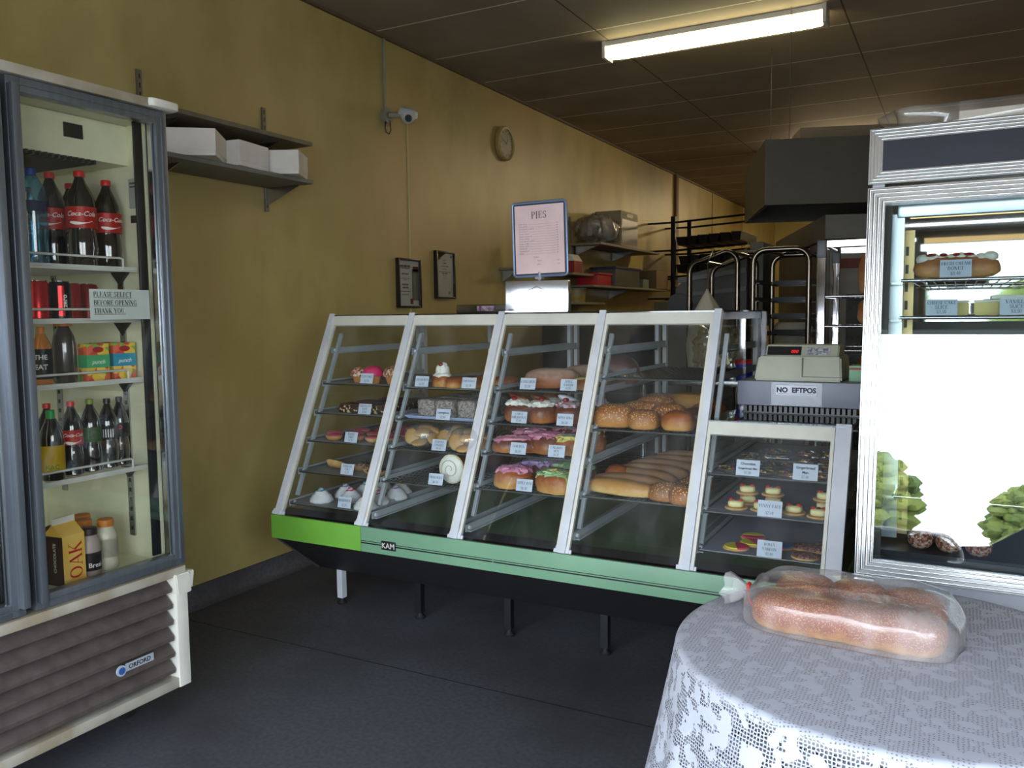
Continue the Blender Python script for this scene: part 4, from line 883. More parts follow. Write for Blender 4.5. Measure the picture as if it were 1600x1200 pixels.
# cream bun with jam
def creambun(label, loc, r, h, rz=0, jam=True, bunm=BUN):
    t = thing('cream_bun', label, 'bun', loc, world=False); t.rotation_euler.z = rz
    bm = B(); blob(bm, (0, 0, r*.42), (r, r*.9, r*.8), 28, 14, power=2.6, flat=.52, amp=.04); obj('bun_base', bm, bunm, t)
    bm = B()
    blob(bm, (0, .0, r*1.0), (r*.86, r*.8, r*.45), 28, 12, amp=.2, nscale=5, seed=2)
    blob(bm, (0, .005, r*1.0+h*.3), (r*.66, r*.62, h*.42), 28, 12, amp=.22, nscale=5, seed=4); obj('cream', bm, CREAM, t)
    if jam:
        bm = B(); blob(bm, (.0, -.012, r*1.0+h*.62), (r*.26, r*.22, r*.2), 14, 8, amp=.1); obj('jam_dot', bm, JAM, t)
    return t
creambun('tall cream bun topped with a spot of jam', (1.175, 3.20, 1.0755), .048, .085)
for i, (x, y, rz) in enumerate([(1.28, 3.18, 1.2), (1.375, 3.20, 1.1), (1.33, 3.31, 1.3), (1.44, 3.31, 1.2)]):
    roll('jam_donut', ('long jam donut nearest the cream bun', 'long jam donut directly behind its price card', 'long jam donut in the second row, left', 'long jam donut in the second row, beside the white post')[i], (x, y, 1.0755), (.07, .038, .032), BUN, rz, 'long jam donuts', cat='donut')
# round steel lid reflecting
bm = B(); lathe(bm, [(.001, .03), (.06, .026), (.085, .01), (.09, 0), (.088, 0)], n=32); single('steel_dish', bm, STEEL, 'shiny steel dish behind the cream bun', 'dish', (1.21, 3.48, 1.077), sc_=(1.3, 1, 1))
# lamingtons
COCO = sprinkle('coconut over chocolate', [(150, 142, 138), (122, 112, 106), (164, 156, 152), (106, 92, 86), (140, 131, 126)], 170)
lm0 = None
tray = thing('serving_tray', 'pale blue-white tray carrying the lamingtons', 'tray', (1.27, 3.25, .942), world=False)
bm = B(); sheet(bm, [(-.19, -.19, 0), (.19, -.19, 0), (.19, .25, 0), (-.19, .25, 0)], (0, 0, .002)); obj('tray_floor', bm, mat('bluish tray plastic', (168, 184, 224), .4), tray, smooth=False)
for (a, b) in (((-.19, -.19), (.19, -.19)), ((.19, -.19), (.19, .25)), ((.19, .25), (-.19, .25)), ((-.19, .25), (-.19, -.19))):
    bm = B(); ax, ay = a; bx, by = b; sheet(bm, [(ax, ay, 0), (bx, by, 0), (bx*1.06, by*1.06, .012), (ax*1.06, ay*1.06, .012)], (0, 0, .002)); obj('tray_rim', bm, MC['bluish tray plastic'], tray, smooth=False)
for i, (x, y) in enumerate([(1.155, 3.14), (1.255, 3.13), (1.365, 3.14), (1.16, 3.25), (1.27, 3.245), (1.38, 3.25), (1.17, 3.36), (1.28, 3.36), (1.385, 3.36), (1.2, 3.45), (1.31, 3.45)]):
    lb = ('lamington at the front left of its tray', 'lamington at the front middle of its tray', 'lamington at the front right of its tray')[i] if i < 3 else 'lamington behind the front row on the tray'
    if lm0 is None:
        bm = B(); box(bm, (-.047, -.05, 0), (.047, .05, .082), bev=.012)
        for v in bm.verts: v.co += v.co.normalized()*.003*noise.noise(v.co*40)
        lm0 = single('lamington', bm, COCO, lb, 'cake', (x, y, .9445), group='lamingtons')
    else:
        o = lm0.copy(); COL.objects.link(o); o.location = (x, y, .9445); o.rotation_euler.z = .08*math.sin(i*3); o['label'] = lb
# bagged cookies
CK = crust('almond cookie', (214, 178, 104), (186, 136, 62), bump=.5)
def cookiebag(label, loc, seed):
    t = thing('cookie_bag', label, 'bag of cookies', loc, world=False, group=None); random.seed(seed)
    P = [(-.045, -.02, .04, 1.4, .2), (.005, -.035, .018, .2, 0), (.01, -.02, .062, .35, .1), (.055, .01, .03, .9, 1.2), (.0, .03, .075, .2, .8), (-.03, .045, .035, .3, 0), (.05, .05, .06, .4, 2), (.045, .06, .02, .1, 0)]
    for x, y, z, tx, rz in P:
        bm = B(); blob(bm, (0, 0, 0), (.036, .036, .013), 20, 8, amp=.14, nscale=3, seed=seed+x); put(bm, TR((x, y, z+.004)) @ RZ(rz) @ Matrix.Rotation(tx, 4, 'X')); obj('cookie', bm, CK, t)
    bm = B(); blob(bm, (.005, .01, .05), (.084, .086, .056), 24, 14, power=2.6, amp=.08, nscale=4, flat=.88, seed=seed); obj('clear_bag', bm, FILM, t); return t
cookiebag('clear bag of golden cookies at the left of the wire shelf', (1.15, 3.07, .8175), 1)
cookiebag('clear bag of golden cookies behind its price card', (1.305, 3.10, .8175), 5); cookiebag('clear bag of golden cookies beside the post on the right', (1.42, 3.01, .8175), 9)
# swiss roll
t = thing('swiss_roll', 'thick brown swiss roll with a white cream spiral end', 'cake', (1.36, 3.0, .6825), world=False); t.rotation_euler.z = -.05
bm = B(); R_ = .064
lathe(bm, [(R_, 0), (R_, .38)], n=36); put(bm, TR((0, -.02, R_)) @ Matrix.Rotation(-PI/2, 4, 'X')); obj('sponge_roll', bm, mat('brown sponge skin', (112, 62, 34), .6, rgb2=(88, 46, 26), vs=20, coat=.2), t)
bm = B(); lathe(bm, [(R_*1.0, 0), (R_*1.0, .003), (R_*.97, .008)], n=36); put(bm, TR((0, -.021, R_)) @ Matrix.Rotation(PI/2, 4, 'X')); obj('cut_end', bm, mat('cream sponge rim', (226, 208, 168), .8), t)
bm = B(); blob(bm, (0, -.028, R_), (R_*.93, .012, R_*.93), 26, 14, amp=.1, nscale=4); obj('cream_end', bm, CREAM, t)
bm = B(); pts = [(math.cos(a*.5+3.6)*.003*a*.62, -.0405, R_+math.sin(a*.5+3.6)*.003*a*.62) for a in range(4, 26)]; tube(bm, pts, .0022, 6); obj('spiral_line', bm, mat('cream shade line', (196, 190, 176), .8), t)
# section three
roll('long_bun', 'long bun heavily dusted with flour, left part of the shelf', (1.70, 3.27, 1.0815), (.125, .06, .055), DUST, .42, cat='bun', seed=2, power=2.6)
roll('long_bun', 'long bun dusted with flour behind the front one', (1.79, 3.42, 1.0815), (.12, .06, .06), DUST, .5, cat='bun', seed=5)
roll('chocolate_bun', 'dark glossy chocolate bun behind the dusted long bun', (1.87, 3.56, 1.0815), (.12, .07, .085), crust('chocolate glaze', (128, 66, 34), (72, 34, 18), coat=.5), .3, cat='bun', seed=6)
t = thing('danish_pastry', 'round danish pastry with yellow custard centre', 'pastry', (1.865, 3.21, 1.0815), world=False)
bm = B(); blob(bm, (0, 0, .02), (.055, .05, .03), 26, 12, flat=.6, amp=.06, power=2.6); obj('pastry_body', bm, BUN, t)
bm = B(); blob(bm, (0, 0, .044), (.038, .034, .01), 22, 8, amp=.12); obj('custard', bm, mat('custard', (222, 206, 120), .4, coat=.3), t)
def bigcream(label, loc, rz, dust=False):
    t = thing('large_cream_bun', label, 'bun', loc, world=False); t.rotation_euler.z = rz
    bm = B(); blob(bm, (0, 0, .034), (.062, .062, .045), 28, 14, flat=.72, amp=.03, power=2.8); obj('bun_base', bm, BUNB, t)
    bm = B(); blob(bm, (-.004, 0, .076), (.052, .053, .02), 28, 10, amp=.35, nscale=6, seed=rz); obj('cream', bm, CREAM if not dust else mat('icing sugar crumble', (196, 192, 204), .8, rgb2=(150, 70, 60), vs=60), t)
    bm = B(); blob(bm, (0, .012, .098), (.05, .028, .014), 24, 10, amp=.1, M=Matrix.Rotation(.35, 4, 'Y')); 
    if dust: obj('sugar_heap', bm, mat('icing sugar', (202, 202, 214), .9), t)
    else: obj('lid_slice', bm, BUNB, t)
    bm = B(); blob(bm, (-.016, -.022, .099), (.014, .012, .009), 12, 8); obj('jam_dot', bm, JAM, t); return t
bigcream('large split cream bun, leftmost of the three', (1.60, 3.14, .9465), .3); bigcream('large split cream bun in the middle, nearest the glass', (1.715, 3.13, .9465), 1.0); bigcream('large split cream bun behind the middle one', (1.70, 3.265, .9465), 2.0)
bigcream('sugar-dusted apple ring bun left of the white post', (1.83, 3.15, .9465), .5, True); bigcream('sugar-dusted apple ring bun behind the first apple ring', (1.89, 3.28, .9465), 2.5, True)
def icedbun(label, loc, r, seed, cols, base, rz=0, name='iced_bun', group=None):
    t = thing(name, label, 'bun', loc, world=False, group=group); t.rotation_euler.z = rz
    bm = B(); blob(bm, (0, 0, r[2]*.55), r, 28, 14, flat=.55, amp=.12, nscale=2.5, power=2.6, seed=seed); obj('bun_base', bm, base, t)
    bm = B(); blob(bm, (0, 0, r[2]*1.28), (r[0]*.84, r[1]*.8, r[2]*.34), 36, 12, amp=.45, nscale=5, power=2.8, seed=seed+3); obj('icing_cap', bm, cols[0], t)
    random.seed(seed)
    for c in cols:
        bm = B()
        for q in range(5):
            pts = []; x = -r[0]*.85; yy = random.uniform(-.5, .5)
            for s in range(9):
                xx = x+s*r[0]*1.7/8; yq = (yy+.32*math.sin(s*1.9+q*2+seed))*r[1]
                k = max(0, 1-(abs(xx)/r[0])**2.6-(abs(yq)/r[1])**2.6); zz = r[2]*.55+r[2]*(k**(1/2.6))*1.03
                pts.append((xx, yq, zz))
            tube(bm, pts, .0048 if q else .007, 6)
        obj('icing_drizzle', bm, c, t)
    return t
PK2 = mat('pale pink icing', (204, 134, 158), .35, coat=.3); LIL = mat('lilac icing', 0); YEI = mat('yellow icing', (206, 200, 112), .35, coat=.3); GRI = mat('green icing', (138, 176, 122), .35, coat=.3); BLI = mat('blue icing', (60, 140, 170), .35, coat=.3)
icedbun('pink iced jam bun at the left end of its wire shelf', (1.62, 3.07, .8265), (.10, .06, .04), 1, [PK2, PK2], BUNB, .25)
icedbun('pink iced jam bun right of the jam bun card', (1.755, 3.10, .8265), (.085, .07, .052), 2, [PK2, PK2], BUNB, -.2)
icedbun('pink iced jam bun in the second row, left', (1.64, 3.21, .8265), (.10, .06, .05), 3, [PK2, PK2], BUNB, .1); icedbun('pink iced jam bun in the second row, middle', (1.79, 3.24, .8265), (.08, .06, .062), 4, [PK2, PK2], BUNB, .4)
icedbun('caramel bun with yellow and blue icing behind its card', (1.865, 3.09, .8265), (.075, .055, .05), 6, [YEI, BLI], BUN, .1); icedbun('plain topped caramel bun in the second row by the post', (1.90, 3.22, .8265), (.06, .06, .066), 7, [YEI], BUNB, .4)
icedbun('pink iced apple bun at the left end of the lowest wire shelf', (1.645, 3.00, .6915), (.08, .065, .055), 11, [PK2, LIL], BUN, .3); icedbun('lilac iced apple bun behind the pink one', (1.70, 3.13, .6915), (.10, .06, .06), 12, [LIL, GRI], BUNB, 0)
icedbun('large green and yellow iced bun at the right of the lowest wire shelf', (1.85, 2.98, .6915), (.09, .062, .055), 13, [GRI, YEI], BUN, -.15); icedbun('green iced bun behind the large green and yellow one', (1.86, 3.12, .6915), (.09, .06, .062), 14, [GRI, YEI], BUNB, .2)
icedbun('lilac iced bun in the back row of the lowest wire shelf', (1.66, 3.26, .6915), (.09, .055, .05), 15, [LIL, PK2], BUN, .2)
# section four: bread
b0 = [(2.035, 3.135, .085, .062, .075, SES, .3, 'large seeded roll at the front left of the bread shelf'), (2.165, 3.115, .06, .055, .062, SES, .1, 'seeded roll second from the left at the front of the bread shelf'),
 (2.10, 3.26, .09, .06, .075, SES, .3, 'seeded roll behind the large front one'), (2.225, 3.25, .075, .06, .072, SES, .5, 'seeded roll behind the second front roll'), (2.12, 3.40, .09, .065, .085, SES, .4, 'seeded roll in the third row of the bread shelf'),
 (2.30, 3.13, .062, .055, .062, BUN, 0, 'smooth golden roll at the front right of the bread shelf'), (2.345, 3.26, .07, .06, .062, BUNB, .2, 'glossy brown roll behind the smooth golden roll'), (2.35, 3.39, .075, .06, .068, BUN, .2, 'glossy brown roll two rows behind the smooth golden one'),
 (2.22, 3.56, .11, .075, .085, PALE, .5, 'pale white loaf at the back of the bread shelf'), (2.09, 3.55, .09, .06, .08, SES, .2, 'seeded roll at the back left of the bread shelf')]
for i, (x, y, rx, ry, rz_, m, a, lb) in enumerate(b0):
    roll('bread_roll', lb, (x, y, .9465), (rx, ry, rz_*.72), m, a, None, power=2.7, seed=i, flat=.7)
bag0 = None
for i, (x, y, a) in enumerate([(2.105, 3.02, -.16), (2.115, 3.12, -.12), (2.12, 3.22, -.1), (2.13, 3.32, -.06), (2.15, 3.42, -.05), (2.17, 3.52, .0), (2.2, 3.62, .02)]):
    lb = 'long pale bread stick nearest the glass' if i == 0 else 'long bread stick lying in the row behind the front one'
    roll('bread_stick', lb, (x, y, .7015), (.165 if i else .15, .048, .036+.003*i), PALE if i == 0 else crust('floury tan crust', (186, 134, 78), (138, 94, 58), dust=(158, 118, 82)), a, 'bread sticks', power=2.6, seed=i, cat='bread stick', amp=.08)
for i, (x, y) in enumerate([(2.30, 2.99), (2.375, 2.965), (2.36, 3.10), (2.36, 3.22)]):
    roll('sesame_roll', ('round sesame roll at the front beside the bread sticks', 'round sesame roll nearest the post', 'round sesame roll in the second row', 'round sesame roll in the third row')[i], (x, y, .7015), (.07 if i < 1 else .06, .058, .044), SES2, 0, None, power=2.3, seed=i)
roll('bread_roll', 'plain roll at the left end of the bread stick shelf by the post', (2.02, 3.20, .7015), (.05, .05, .05), BUN, 0, None, seed=3)
# section five
random.seed(7)
GB = mat('gingerbread', (134, 78, 40), .7, rgb2=(112, 62, 32)); GBC = mat('chocolate gingerbread', (64, 36, 24), .6)
SW = [YEL, RED, mat('sweet blue', (50, 100, 190), .4), mat('sweet green', (60, 150, 70), .4), WHITE, mat('sweet orange', (230, 120, 40), .4)]
def ginger(label, x, y, z, rz, body, seed, group):
    t = thing('gingerbread_biscuit', label, 'biscuit', (x, y, z), world=False, group=group); t.rotation_euler = (.06, .03, rz)
    bm = B(); blob(bm, (0, .036, .005), (.016, .017, .005), 16, 6); blob(bm, (0, .004, .005), (.018, .026, .0052), 16, 6, power=3)
    for s in (-1, 1):
        blob(bm, (s*.024, .012, .005), (.017, .008, .0045), 12, 6, M=RZ(s*.3)); blob(bm, (s*.012, -.030, .005), (.009, .02, .0045), 12, 6, M=RZ(s*.25))
    obj('biscuit_body', bm, body, t); random.seed(seed)
    bm = B(); pts = [(-.014+i*.004, -.008+.006*(i % 2), .0108) for i in range(8)]; tube(bm, pts, .0022, 5); tube(bm, [(q[0]*1.1, q[1]+.045, .0105) for q in pts], .0018, 5); obj('icing_trim', bm, SW[0], t)
    bm = B()
    for k in range(5): blob(bm, (random.uniform(-.02, .02), random.uniform(-.03, .04), .0112), (.0042, .0042, .003), 8, 5, mi=random.randrange(1, 6))
    obj('sweets', bm, SW, t)
    bm = B(); blob(bm, (0, 0, .009), (.045, .058, .010), 18, 8, power=4, amp=.12, nscale=3, flat=.85, seed=seed); obj('clear_wrapper', bm, FILM, t); return t
gl = [(2.52, 3.05, 1), (2.60, 3.10, 1), (2.66, 3.04, 1), (2.56, 3.2, 1), (2.65, 3.2, 1), (2.735, 3.03, 0), (2.78, 3.12, 0), (2.845, 3.05, 0), (2.73, 3.2, 0), (2.83, 3.22, 0), (2.53, 3.33, 1), (2.63, 3.34, 1), (2.74, 3.34, 0), (2.84, 3.36, 0), (2.60, 3.48, 1), (2.72, 3.49, 0), (2.83, 3.5, 0)]
g0 = [None, None]
for i, (x, y, c) in enumerate(gl):
    lb = 'wrapped %s gingerbread man with coloured sweets' % ('chocolate brown' if c else 'light')
    if g0[c] is None: g0[c] = ginger(lb, x, y, .8165, .9, GBC if c else GB, i, 'wrapped chocolate gingerbread men' if c else 'wrapped light gingerbread men')
    else:
        o = dup(g0[c], (x, y, .8165+.002*(i % 3)), i*1.3, lb)
YB_ = mat('lemon cream', (232, 222, 160), .5)
def face(label, x, y, rz, top=0):
    t = thing('funny_face_biscuit', label, 'biscuit', (x, y, .6915), world=False); t.rotation_euler.z = rz
    for k in range(1+top):
        z = k*.034; dy = .018*k
        bm = B(); lathe(bm, [(.038, z), (.041, z+.003), (.038, z+.008)], (0, dy, 0), 28); obj('biscuit_base', bm, PASTRY, t)
        bm = B(); blob(bm, (0, dy, z+.019), (.028, .026, .013), 24, 10, power=3.2); obj('cream_filling', bm, YB_, t)
        for q in (-1, 0, 1):
            bm = B(); blob(bm, (q*.018, dy-.004, z+.033), (.008, .008, .005), 12, 6); obj('red_sweet', bm, RED if q else mat('dark sweet', (70, 24, 20), .3), t)
face('cream face biscuit at the left end of the middle tray', 2.555, 3.0, 0); face('cream face biscuit behind the leftmost one', 2.575, 3.095, .3, 1)
face('cream face biscuit just left of the funny face card', 2.645, 3.005, 0); face('double cream face biscuit behind the funny face card', 2.665, 3.10, .2, 1)
face('cream face biscuit just right of the funny face card', 2.755, 3.005, 0); face('cream face biscuit at the front right of the middle tray', 2.84, 2.985, 0); face('double cream face biscuit behind the front right one', 2.845, 3.09, .1, 1)
FL = mat('blue flake icing', (30, 120, 180), .4); YF = mat('yellow flake icing', (222, 214, 50), .5)
def vardon(label, x, y, c1, c2, rz=0, z=.5665):
    t = thing('iced_biscuit', label, 'biscuit', (x, y, z), world=False); t.rotation_euler.z = rz
    bm = B(); lathe(bm, [(.043, 0), (.046, .003), (.044, .008)], n=30); obj('biscuit_base', bm, PASTRY, t)
    for s, c in ((0, c1), (1, c2)):
        bm = B(); n = 16; th = .0045; pts = [(math.cos(PI*k/n+s*PI)*.041, math.sin(PI*k/n+s*PI)*.041, .008) for k in range(n+1)]
        sheet(bm, pts, (0, 0, th)); bmesh.ops.bevel(bm, geom=[e for e in bm.edges if all(v.co.z > .012 for v in e.verts)], offset=.0018, segments=2, affect='EDGES'); obj('icing_half', bm, c, t)
vardon('iced biscuit half pink half yellow at the front left of the bottom tray', 2.575, 2.92, YF, PINKI, 1.9)
vardon('iced biscuit half pink half yellow behind the front left one', 2.615, 2.99, YF, PINKI, 2.2, .5675); vardon('mostly pink and yellow iced biscuit furthest back on the bottom tray', 2.60, 3.08, YF, PINKI, .2)
vardon('iced biscuit half pink half blue in the middle of the bottom tray', 2.715, 3.0, FL, PINKI, -1.2)
def spk(label, x, y, z=.5665):
    t = thing('sprinkle_biscuit', label, 'biscuit', (x, y, z), world=False)
    bm = B(); lathe(bm, [(.043, 0), (.046, .003), (.044, .008)], n=30); obj('biscuit_base', bm, PASTRY, t)
    bm = B(); blob(bm, (0, 0, .009), (.044, .044, .008), 26, 8, flat=.2); obj('sprinkles', bm, SPK3, t)
spk('sprinkle covered biscuit at the front right of the bottom tray', 2.81, 2.905); spk('sprinkle covered biscuit behind the front right one', 2.83, 3.0, .568); spk('sprinkle covered biscuit furthest back on the right', 2.865, 3.075)
spk('sprinkle covered biscuit left of the others, behind the front one', 2.79, 3.02, .5665)

# ================================================================== ON THE CASE
S = thing('pies_sign', 'pink PIES price list in a silver frame on a shiny white box stand', 'sign', (1.60, 3.33, 1.406))
tl = math.radians(1.5); SM = TR((1.60, 3.33, 0)) @ RZ(math.radians(13)) @ TR((-1.60, -3.33, 0))
bm = B(); M_ = SM @ TR((1.60, 3.30, 1.408)) @ Matrix.Rotation(-tl, 4, 'X')
box(bm, (-.142, 0, 0), (.142, .07, .138), M=M_, bev=.003); sb = obj('stand_box', bm, POLISH, S)
bm = B(); box(bm, (-.142, -.012, .0), (.142, -.0005, .006), M=M_); box(bm, (-.055, -.006, .026), (.06, -.0005, .036), M=M_); obj('card_slot', bm, STEEL, sb, smooth=False)
bm = B()
dq = [(-.064, .084), (.0, .112), (.064, .084), (.0, .056)]
tube(bm, [M_ @ Vector((x, -.0015, z)) for x, z in dq], .0014, 6, closed=True); obj('diamond_outline', bm, mat('dark outline', (70, 52, 48), .5), sb)
bm = B(); cyl(bm, (1.607, 3.335, 1.54), (1.607, 3.335, 1.585), .007); box(bm, (1.592, 3.32, 1.553), (1.622, 3.35, 1.563)); obj('clamp', bm, mat('clear clamp', (150, 150, 160), .3), S)
M2 = TR((1.612, 3.335, 1.567)) @ RZ(math.radians(6)) @ Matrix.Rotation(math.radians(-1.2), 4, 'Y')
bm = B(); W2, H2 = .125, .322
rr = .014; co = []
for cx_, cz_, a0 in ((W2-rr, rr, -90), (W2-rr, H2-rr, 0), (-W2+rr, H2-rr, 90), (-W2+rr, rr, 180)):
    for k in range(4): a = math.radians(a0+k*30); co.append(M2 @ Vector((cx_+math.cos(a)*rr, 0, cz_+math.sin(a)*rr)))
tube(bm, co, .0055, 8, closed=True); fo = obj('sign_frame', bm, mat('blue grey frame', (120, 140, 170), .3, .3), S)
bm = B(); box(bm, (-W2+.003, -.002, .003), (W2-.003, .004, H2-.003), M=M2); obj('backing', bm, mat('dark navy board', (34, 36, 56), .5), S, smooth=False)
bm = B(); box(bm, (-W2+.011, -.0035, .012), (W2-.011, -.0022, H2-.012), M=M2); pg = obj('sign_sheet', bm, mat('pink paper', (226, 196, 196), .7), S, smooth=False)
fm = M2 @ frame((0, -.004, 0), (1, 0, 0), (0, 0, 1))
letters(put(serif(['PIES'], .030), TR((0, .252, 0))), fm, mat('grey brown ink', (78, 66, 66), .8), pg, 'heading')
items = ['PLAIN STEAK', 'STEAK ONION', 'STEAK BACON & CHEESE', 'STEAK BACON', 'STEAK & CHEESE', 'STEAK & MUSHROOM', 'STEAK & KIDNEY', 'STEAK TOMATO & ONION', 'STEAK & CURRY', 'CHUNKY STEAK', 'CHICKEN PIE', 'CORNISH PASTY', 'PASTIES']
bm = B()
for i, s in enumerate(items):
    y = .226-i*.0107; b2 = serif([s], .0052, align='l'); put(b2, TR((-.096, y, 0))); me = bpy.data.meshes.new('t'); b2.to_mesh(me); b2.free(); bm.from_mesh(me); bpy.data.meshes.remove(me)
    b2 = serif(['3.80' if i else '3.50'], .0052, align='l'); put(b2, TR((.078, y, 0))); me = bpy.data.meshes.new('t'); b2.to_mesh(me); b2.free(); bm.from_mesh(me); bpy.data.meshes.remove(me)
    x = -.092+len(s)*.0037
    f = [(x, y), (.074, y), (.074, y+.0006), (x, y+.0006)]; bm.faces.new([bm.verts.new((p[0], p[1], 0)) for p in f])
for s, x, y in (('EXTRAS', -.03, .080), ('SAUCE', -.012, .064), ('PEAS', -.012, .048), ('0.30', .08, .064), ('0.50', .08, .048)):
    b2 = serif([s], .0056, align='l'); put(b2, TR((x, y, 0))); me = bpy.data.meshes.new('t'); b2.to_mesh(me); b2.free(); bm.from_mesh(me); bpy.data.meshes.remove(me)
letters(bm, fm, MC['grey brown ink'], pg, 'price_list')
t = thing('pie_warmer', 'low stainless steel warmer on the counter behind the case', 'warmer', (1.08, 3.85, 1.406))
bm = B(); box(bm, (.93, 3.72, 1.406), (1.36, 3.96, 1.452), bev=.006); obj('warmer_body', bm, STEEL, t)
bm = B(); box(bm, (1.06, 3.716, 1.418), (1.16, 3.7205, 1.444)); obj('sticker', bm, mat('white purple sticker', (200, 180, 200), .5, rgb2=(110, 60, 100), vs=50), t, smooth=False)

# register stand and register
t = thing('register_stand', 'grey metal box stand under the cash register with a no eftpos sign', 'stand', (2.70, 3.45, 1.006))
bm = B(); box(bm, (2.485, 3.30, 1.036), (2.935, 3.64, 1.131), bev=.004); st = obj('stand_body', bm, mat('grey painted stand', (122, 126, 140), .45), t)
bm = B(); 
for i in range(22): box(bm, (2.51+i*.019, 3.305, 1.010), (2.522+i*.019, 3.62, 1.034))
box(bm, (2.50, 3.31, 1.0065), (2.93, 3.62, 1.011)); obj('rubber_mat', bm, BLACK, t, smooth=False)
bm = B(); box(bm, (2.632, 3.2965, 1.080), (2.782, 3.2995, 1.118)); no = obj('eftpos_notice', bm, mat('white sign paper', (226, 228, 238), .6), st, smooth=False)
bm = B(); box(bm, (2.615, 3.2985, 1.04), (2.80, 3.3, 1.128)); obj('clear_sleeve', bm, FILM, st, smooth=False)
tb = sans('NO  EFTPOS', .0262, .0012); W = 0
box(tb, (-.066, -.0055, -.0001), (.066, -.0045, 0)); 
me = bpy.data.meshes.new('lettering'); put(tb, frame((2.707, 3.2955, 1.091), (1, 0, 0), (0, 0, 1))); bmesh.ops.translate(tb, verts=tb.verts, vec=-ORG[t.name]); tb.to_mesh(me); tb.free(); me.materials.append(mat('navy ink', (30, 34, 66), .7)); lo = bpy.data.objects.new('sign_lettering', me); COL.objects.link(lo); lo.parent = st
t = thing('cash_register', 'beige cash register with dark red-lit display', 'cash register', (2.70, 3.5, 1.131))
BEI = mat('beige register plastic', (170, 170, 150), .5); x0, x1 = 2.545, 2.868
bm = B(); sheet(bm, [(x0-.004, 3.335, 1.131), (x0-.004, 3.60, 1.131), (x0+.01, 3.60, 1.225), (x0+.01, 3.35, 1.225)], (x1-x0, 0, 0))
for v in bm.verts:
    if v.co.x > 2.8 and v.co.z > 1.2: v.co.x -= .02
bmesh.ops.bevel(bm, geom=bm.edges[:], offset=.006, segments=2, affect='EDGES'); rb = obj('register_body', bm, BEI, t)
bm = B(); sheet(bm, [(2.575, 3.375, 1.222), (2.575, 3.56, 1.222), (2.575, 3.54, 1.268), (2.575, 3.40, 1.268)], (.272, 0, 0)); bmesh.ops.bevel(bm, geom=bm.edges[:], offset=.005, segments=2, affect='EDGES'); hd = obj('display_hood', bm, BEI, t)
def onface(x0_, x1_, z0_, z1_, off):
    f = lambda z: 3.375+(z-1.222)*(.025/.046)-off
    bm = B(); sheet(bm, [(x0_, f(z0_), z0_), (x1_, f(z0_), z0_), (x1_, f(z1_), z1_), (x0_, f(z1_), z1_)], (0, -.0015, 0)); return bm
ds = obj('display_window', onface(2.582, 2.71, 1.229, 1.262, 0), BLACK, hd, smooth=False)
tb = sans('000', .018, .0004, .2); me = bpy.data.meshes.new('display_digits'); put(tb, frame((2.685, 3.3795, 1.238), (1, 0, 0), (0, .46, .88))); bmesh.ops.translate(tb, verts=tb.verts, vec=-ORG[t.name]); tb.to_mesh(me); tb.free(); me.materials.append(emis('red digits', (220, 30, 40), .6)); lo = bpy.data.objects.new('display_digits', me); COL.objects.link(lo); lo.parent = hd
obj('paper_label', onface(2.73, 2.815, 1.231, 1.26, 0), mat('scribbled label', (186, 186, 190), .7, rgb2=(90, 90, 100), vs=120), hd, smooth=False)
bm = B(); box(bm, (2.72, 3.332, 1.15), (2.722, 3.345, 1.222)); box(bm, (2.72, 3.331, 1.148), (2.862, 3.344, 1.150)); obj('panel_seam', bm, DSTEEL, rb, smooth=False)
t = thing('ticket_box', 'small pale green card box beside the cash register', 'box', (2.905, 3.45, 1.131)); bm = B(); box(bm, (2.882, 3.40, 1.131), (2.93, 3.5, 1.19), bev=.002); obj('box_body', bm, mat('pale green card', (140, 184, 150), .7), t)
bm = B(); box(bm, (2.884, 3.3985, 1.175), (2.928, 3.4, 1.183)); obj('printed_line', bm, mat('dull red print', (150, 80, 70), .7), t, smooth=False)

# ================================================================== RIGHT CAKE FRIDGE (leaning glass front)
F2 = thing('cake_display_fridge', 'tall cake fridge with polished fluted frame and leaning glass door', 'fridge', (3.4, 2.75, 0))
ln = math.radians(7); FM = TR((3.02, 2.34, .70)) @ Matrix.Rotation(-ln, 4, 'X'); WD = .78; HD = 1.195
def lb(bm, lo, hi, **k): return box(bm, lo, hi, M=FM, **k)
bm = B(); 
box(bm, (3.03, 2.50, .05), (3.06, 3.12, 1.88)); box(bm, (3.76, 2.50, .05), (3.79, 3.12, 1.88)); box(bm, (3.03, 3.09, .05), (3.79, 3.12, 1.88)); box(bm, (3.03, 2.52, 1.75), (3.79, 3.1, 1.88)); box(bm, (3.03, 2.4, .05), (3.79, 3.1, .72)); 
obj('cabinet', bm, mat('pale grey enamel', (176, 178, 186), .4), F2, smooth=False)
bm = B(); sheet(bm, [(3.03, 2.36, .70), (3.03, 2.52, .70), (3.03, 2.52, 1.88), (3.03, 2.505, 1.88)], (.03, 0, 0)); obj('side_cheek', bm, MC['pale grey enamel'], F2, smooth=False)
def flute(x0, x1, z0, z1, w_, n, name, parent, m=FLUTED):
    bm = B()
    lb(bm, (x0, .006, z0), (x0+w_, .035, z1)); lb(bm, (x1-w_, .006, z0), (x1, .035, z1)); lb(bm, (x0+w_, .006, z0), (x1-w_, .035, z0+w_)); lb(bm, (x0+w_, .006, z1-w_), (x1-w_, .035, z1))
    fr_ = obj(name, bm, m, parent, smooth=False)
    for i in range(n):
        d = (i+.5)*w_/n; r = w_/n*.36
        bm = B(); tube(bm, [FM @ Vector(p) for p in ((x0+d, .006, z0+d), (x1-d, .006, z0+d), (x1-d, .006, z1-d), (x0+d, .006, z1-d))], r, 8, closed=True); obj('flute', bm, m, fr_, angle=60)
    return fr_
dfr = flute(0, WD, 0, 1.035, .044, 4, 'door_frame', F2)
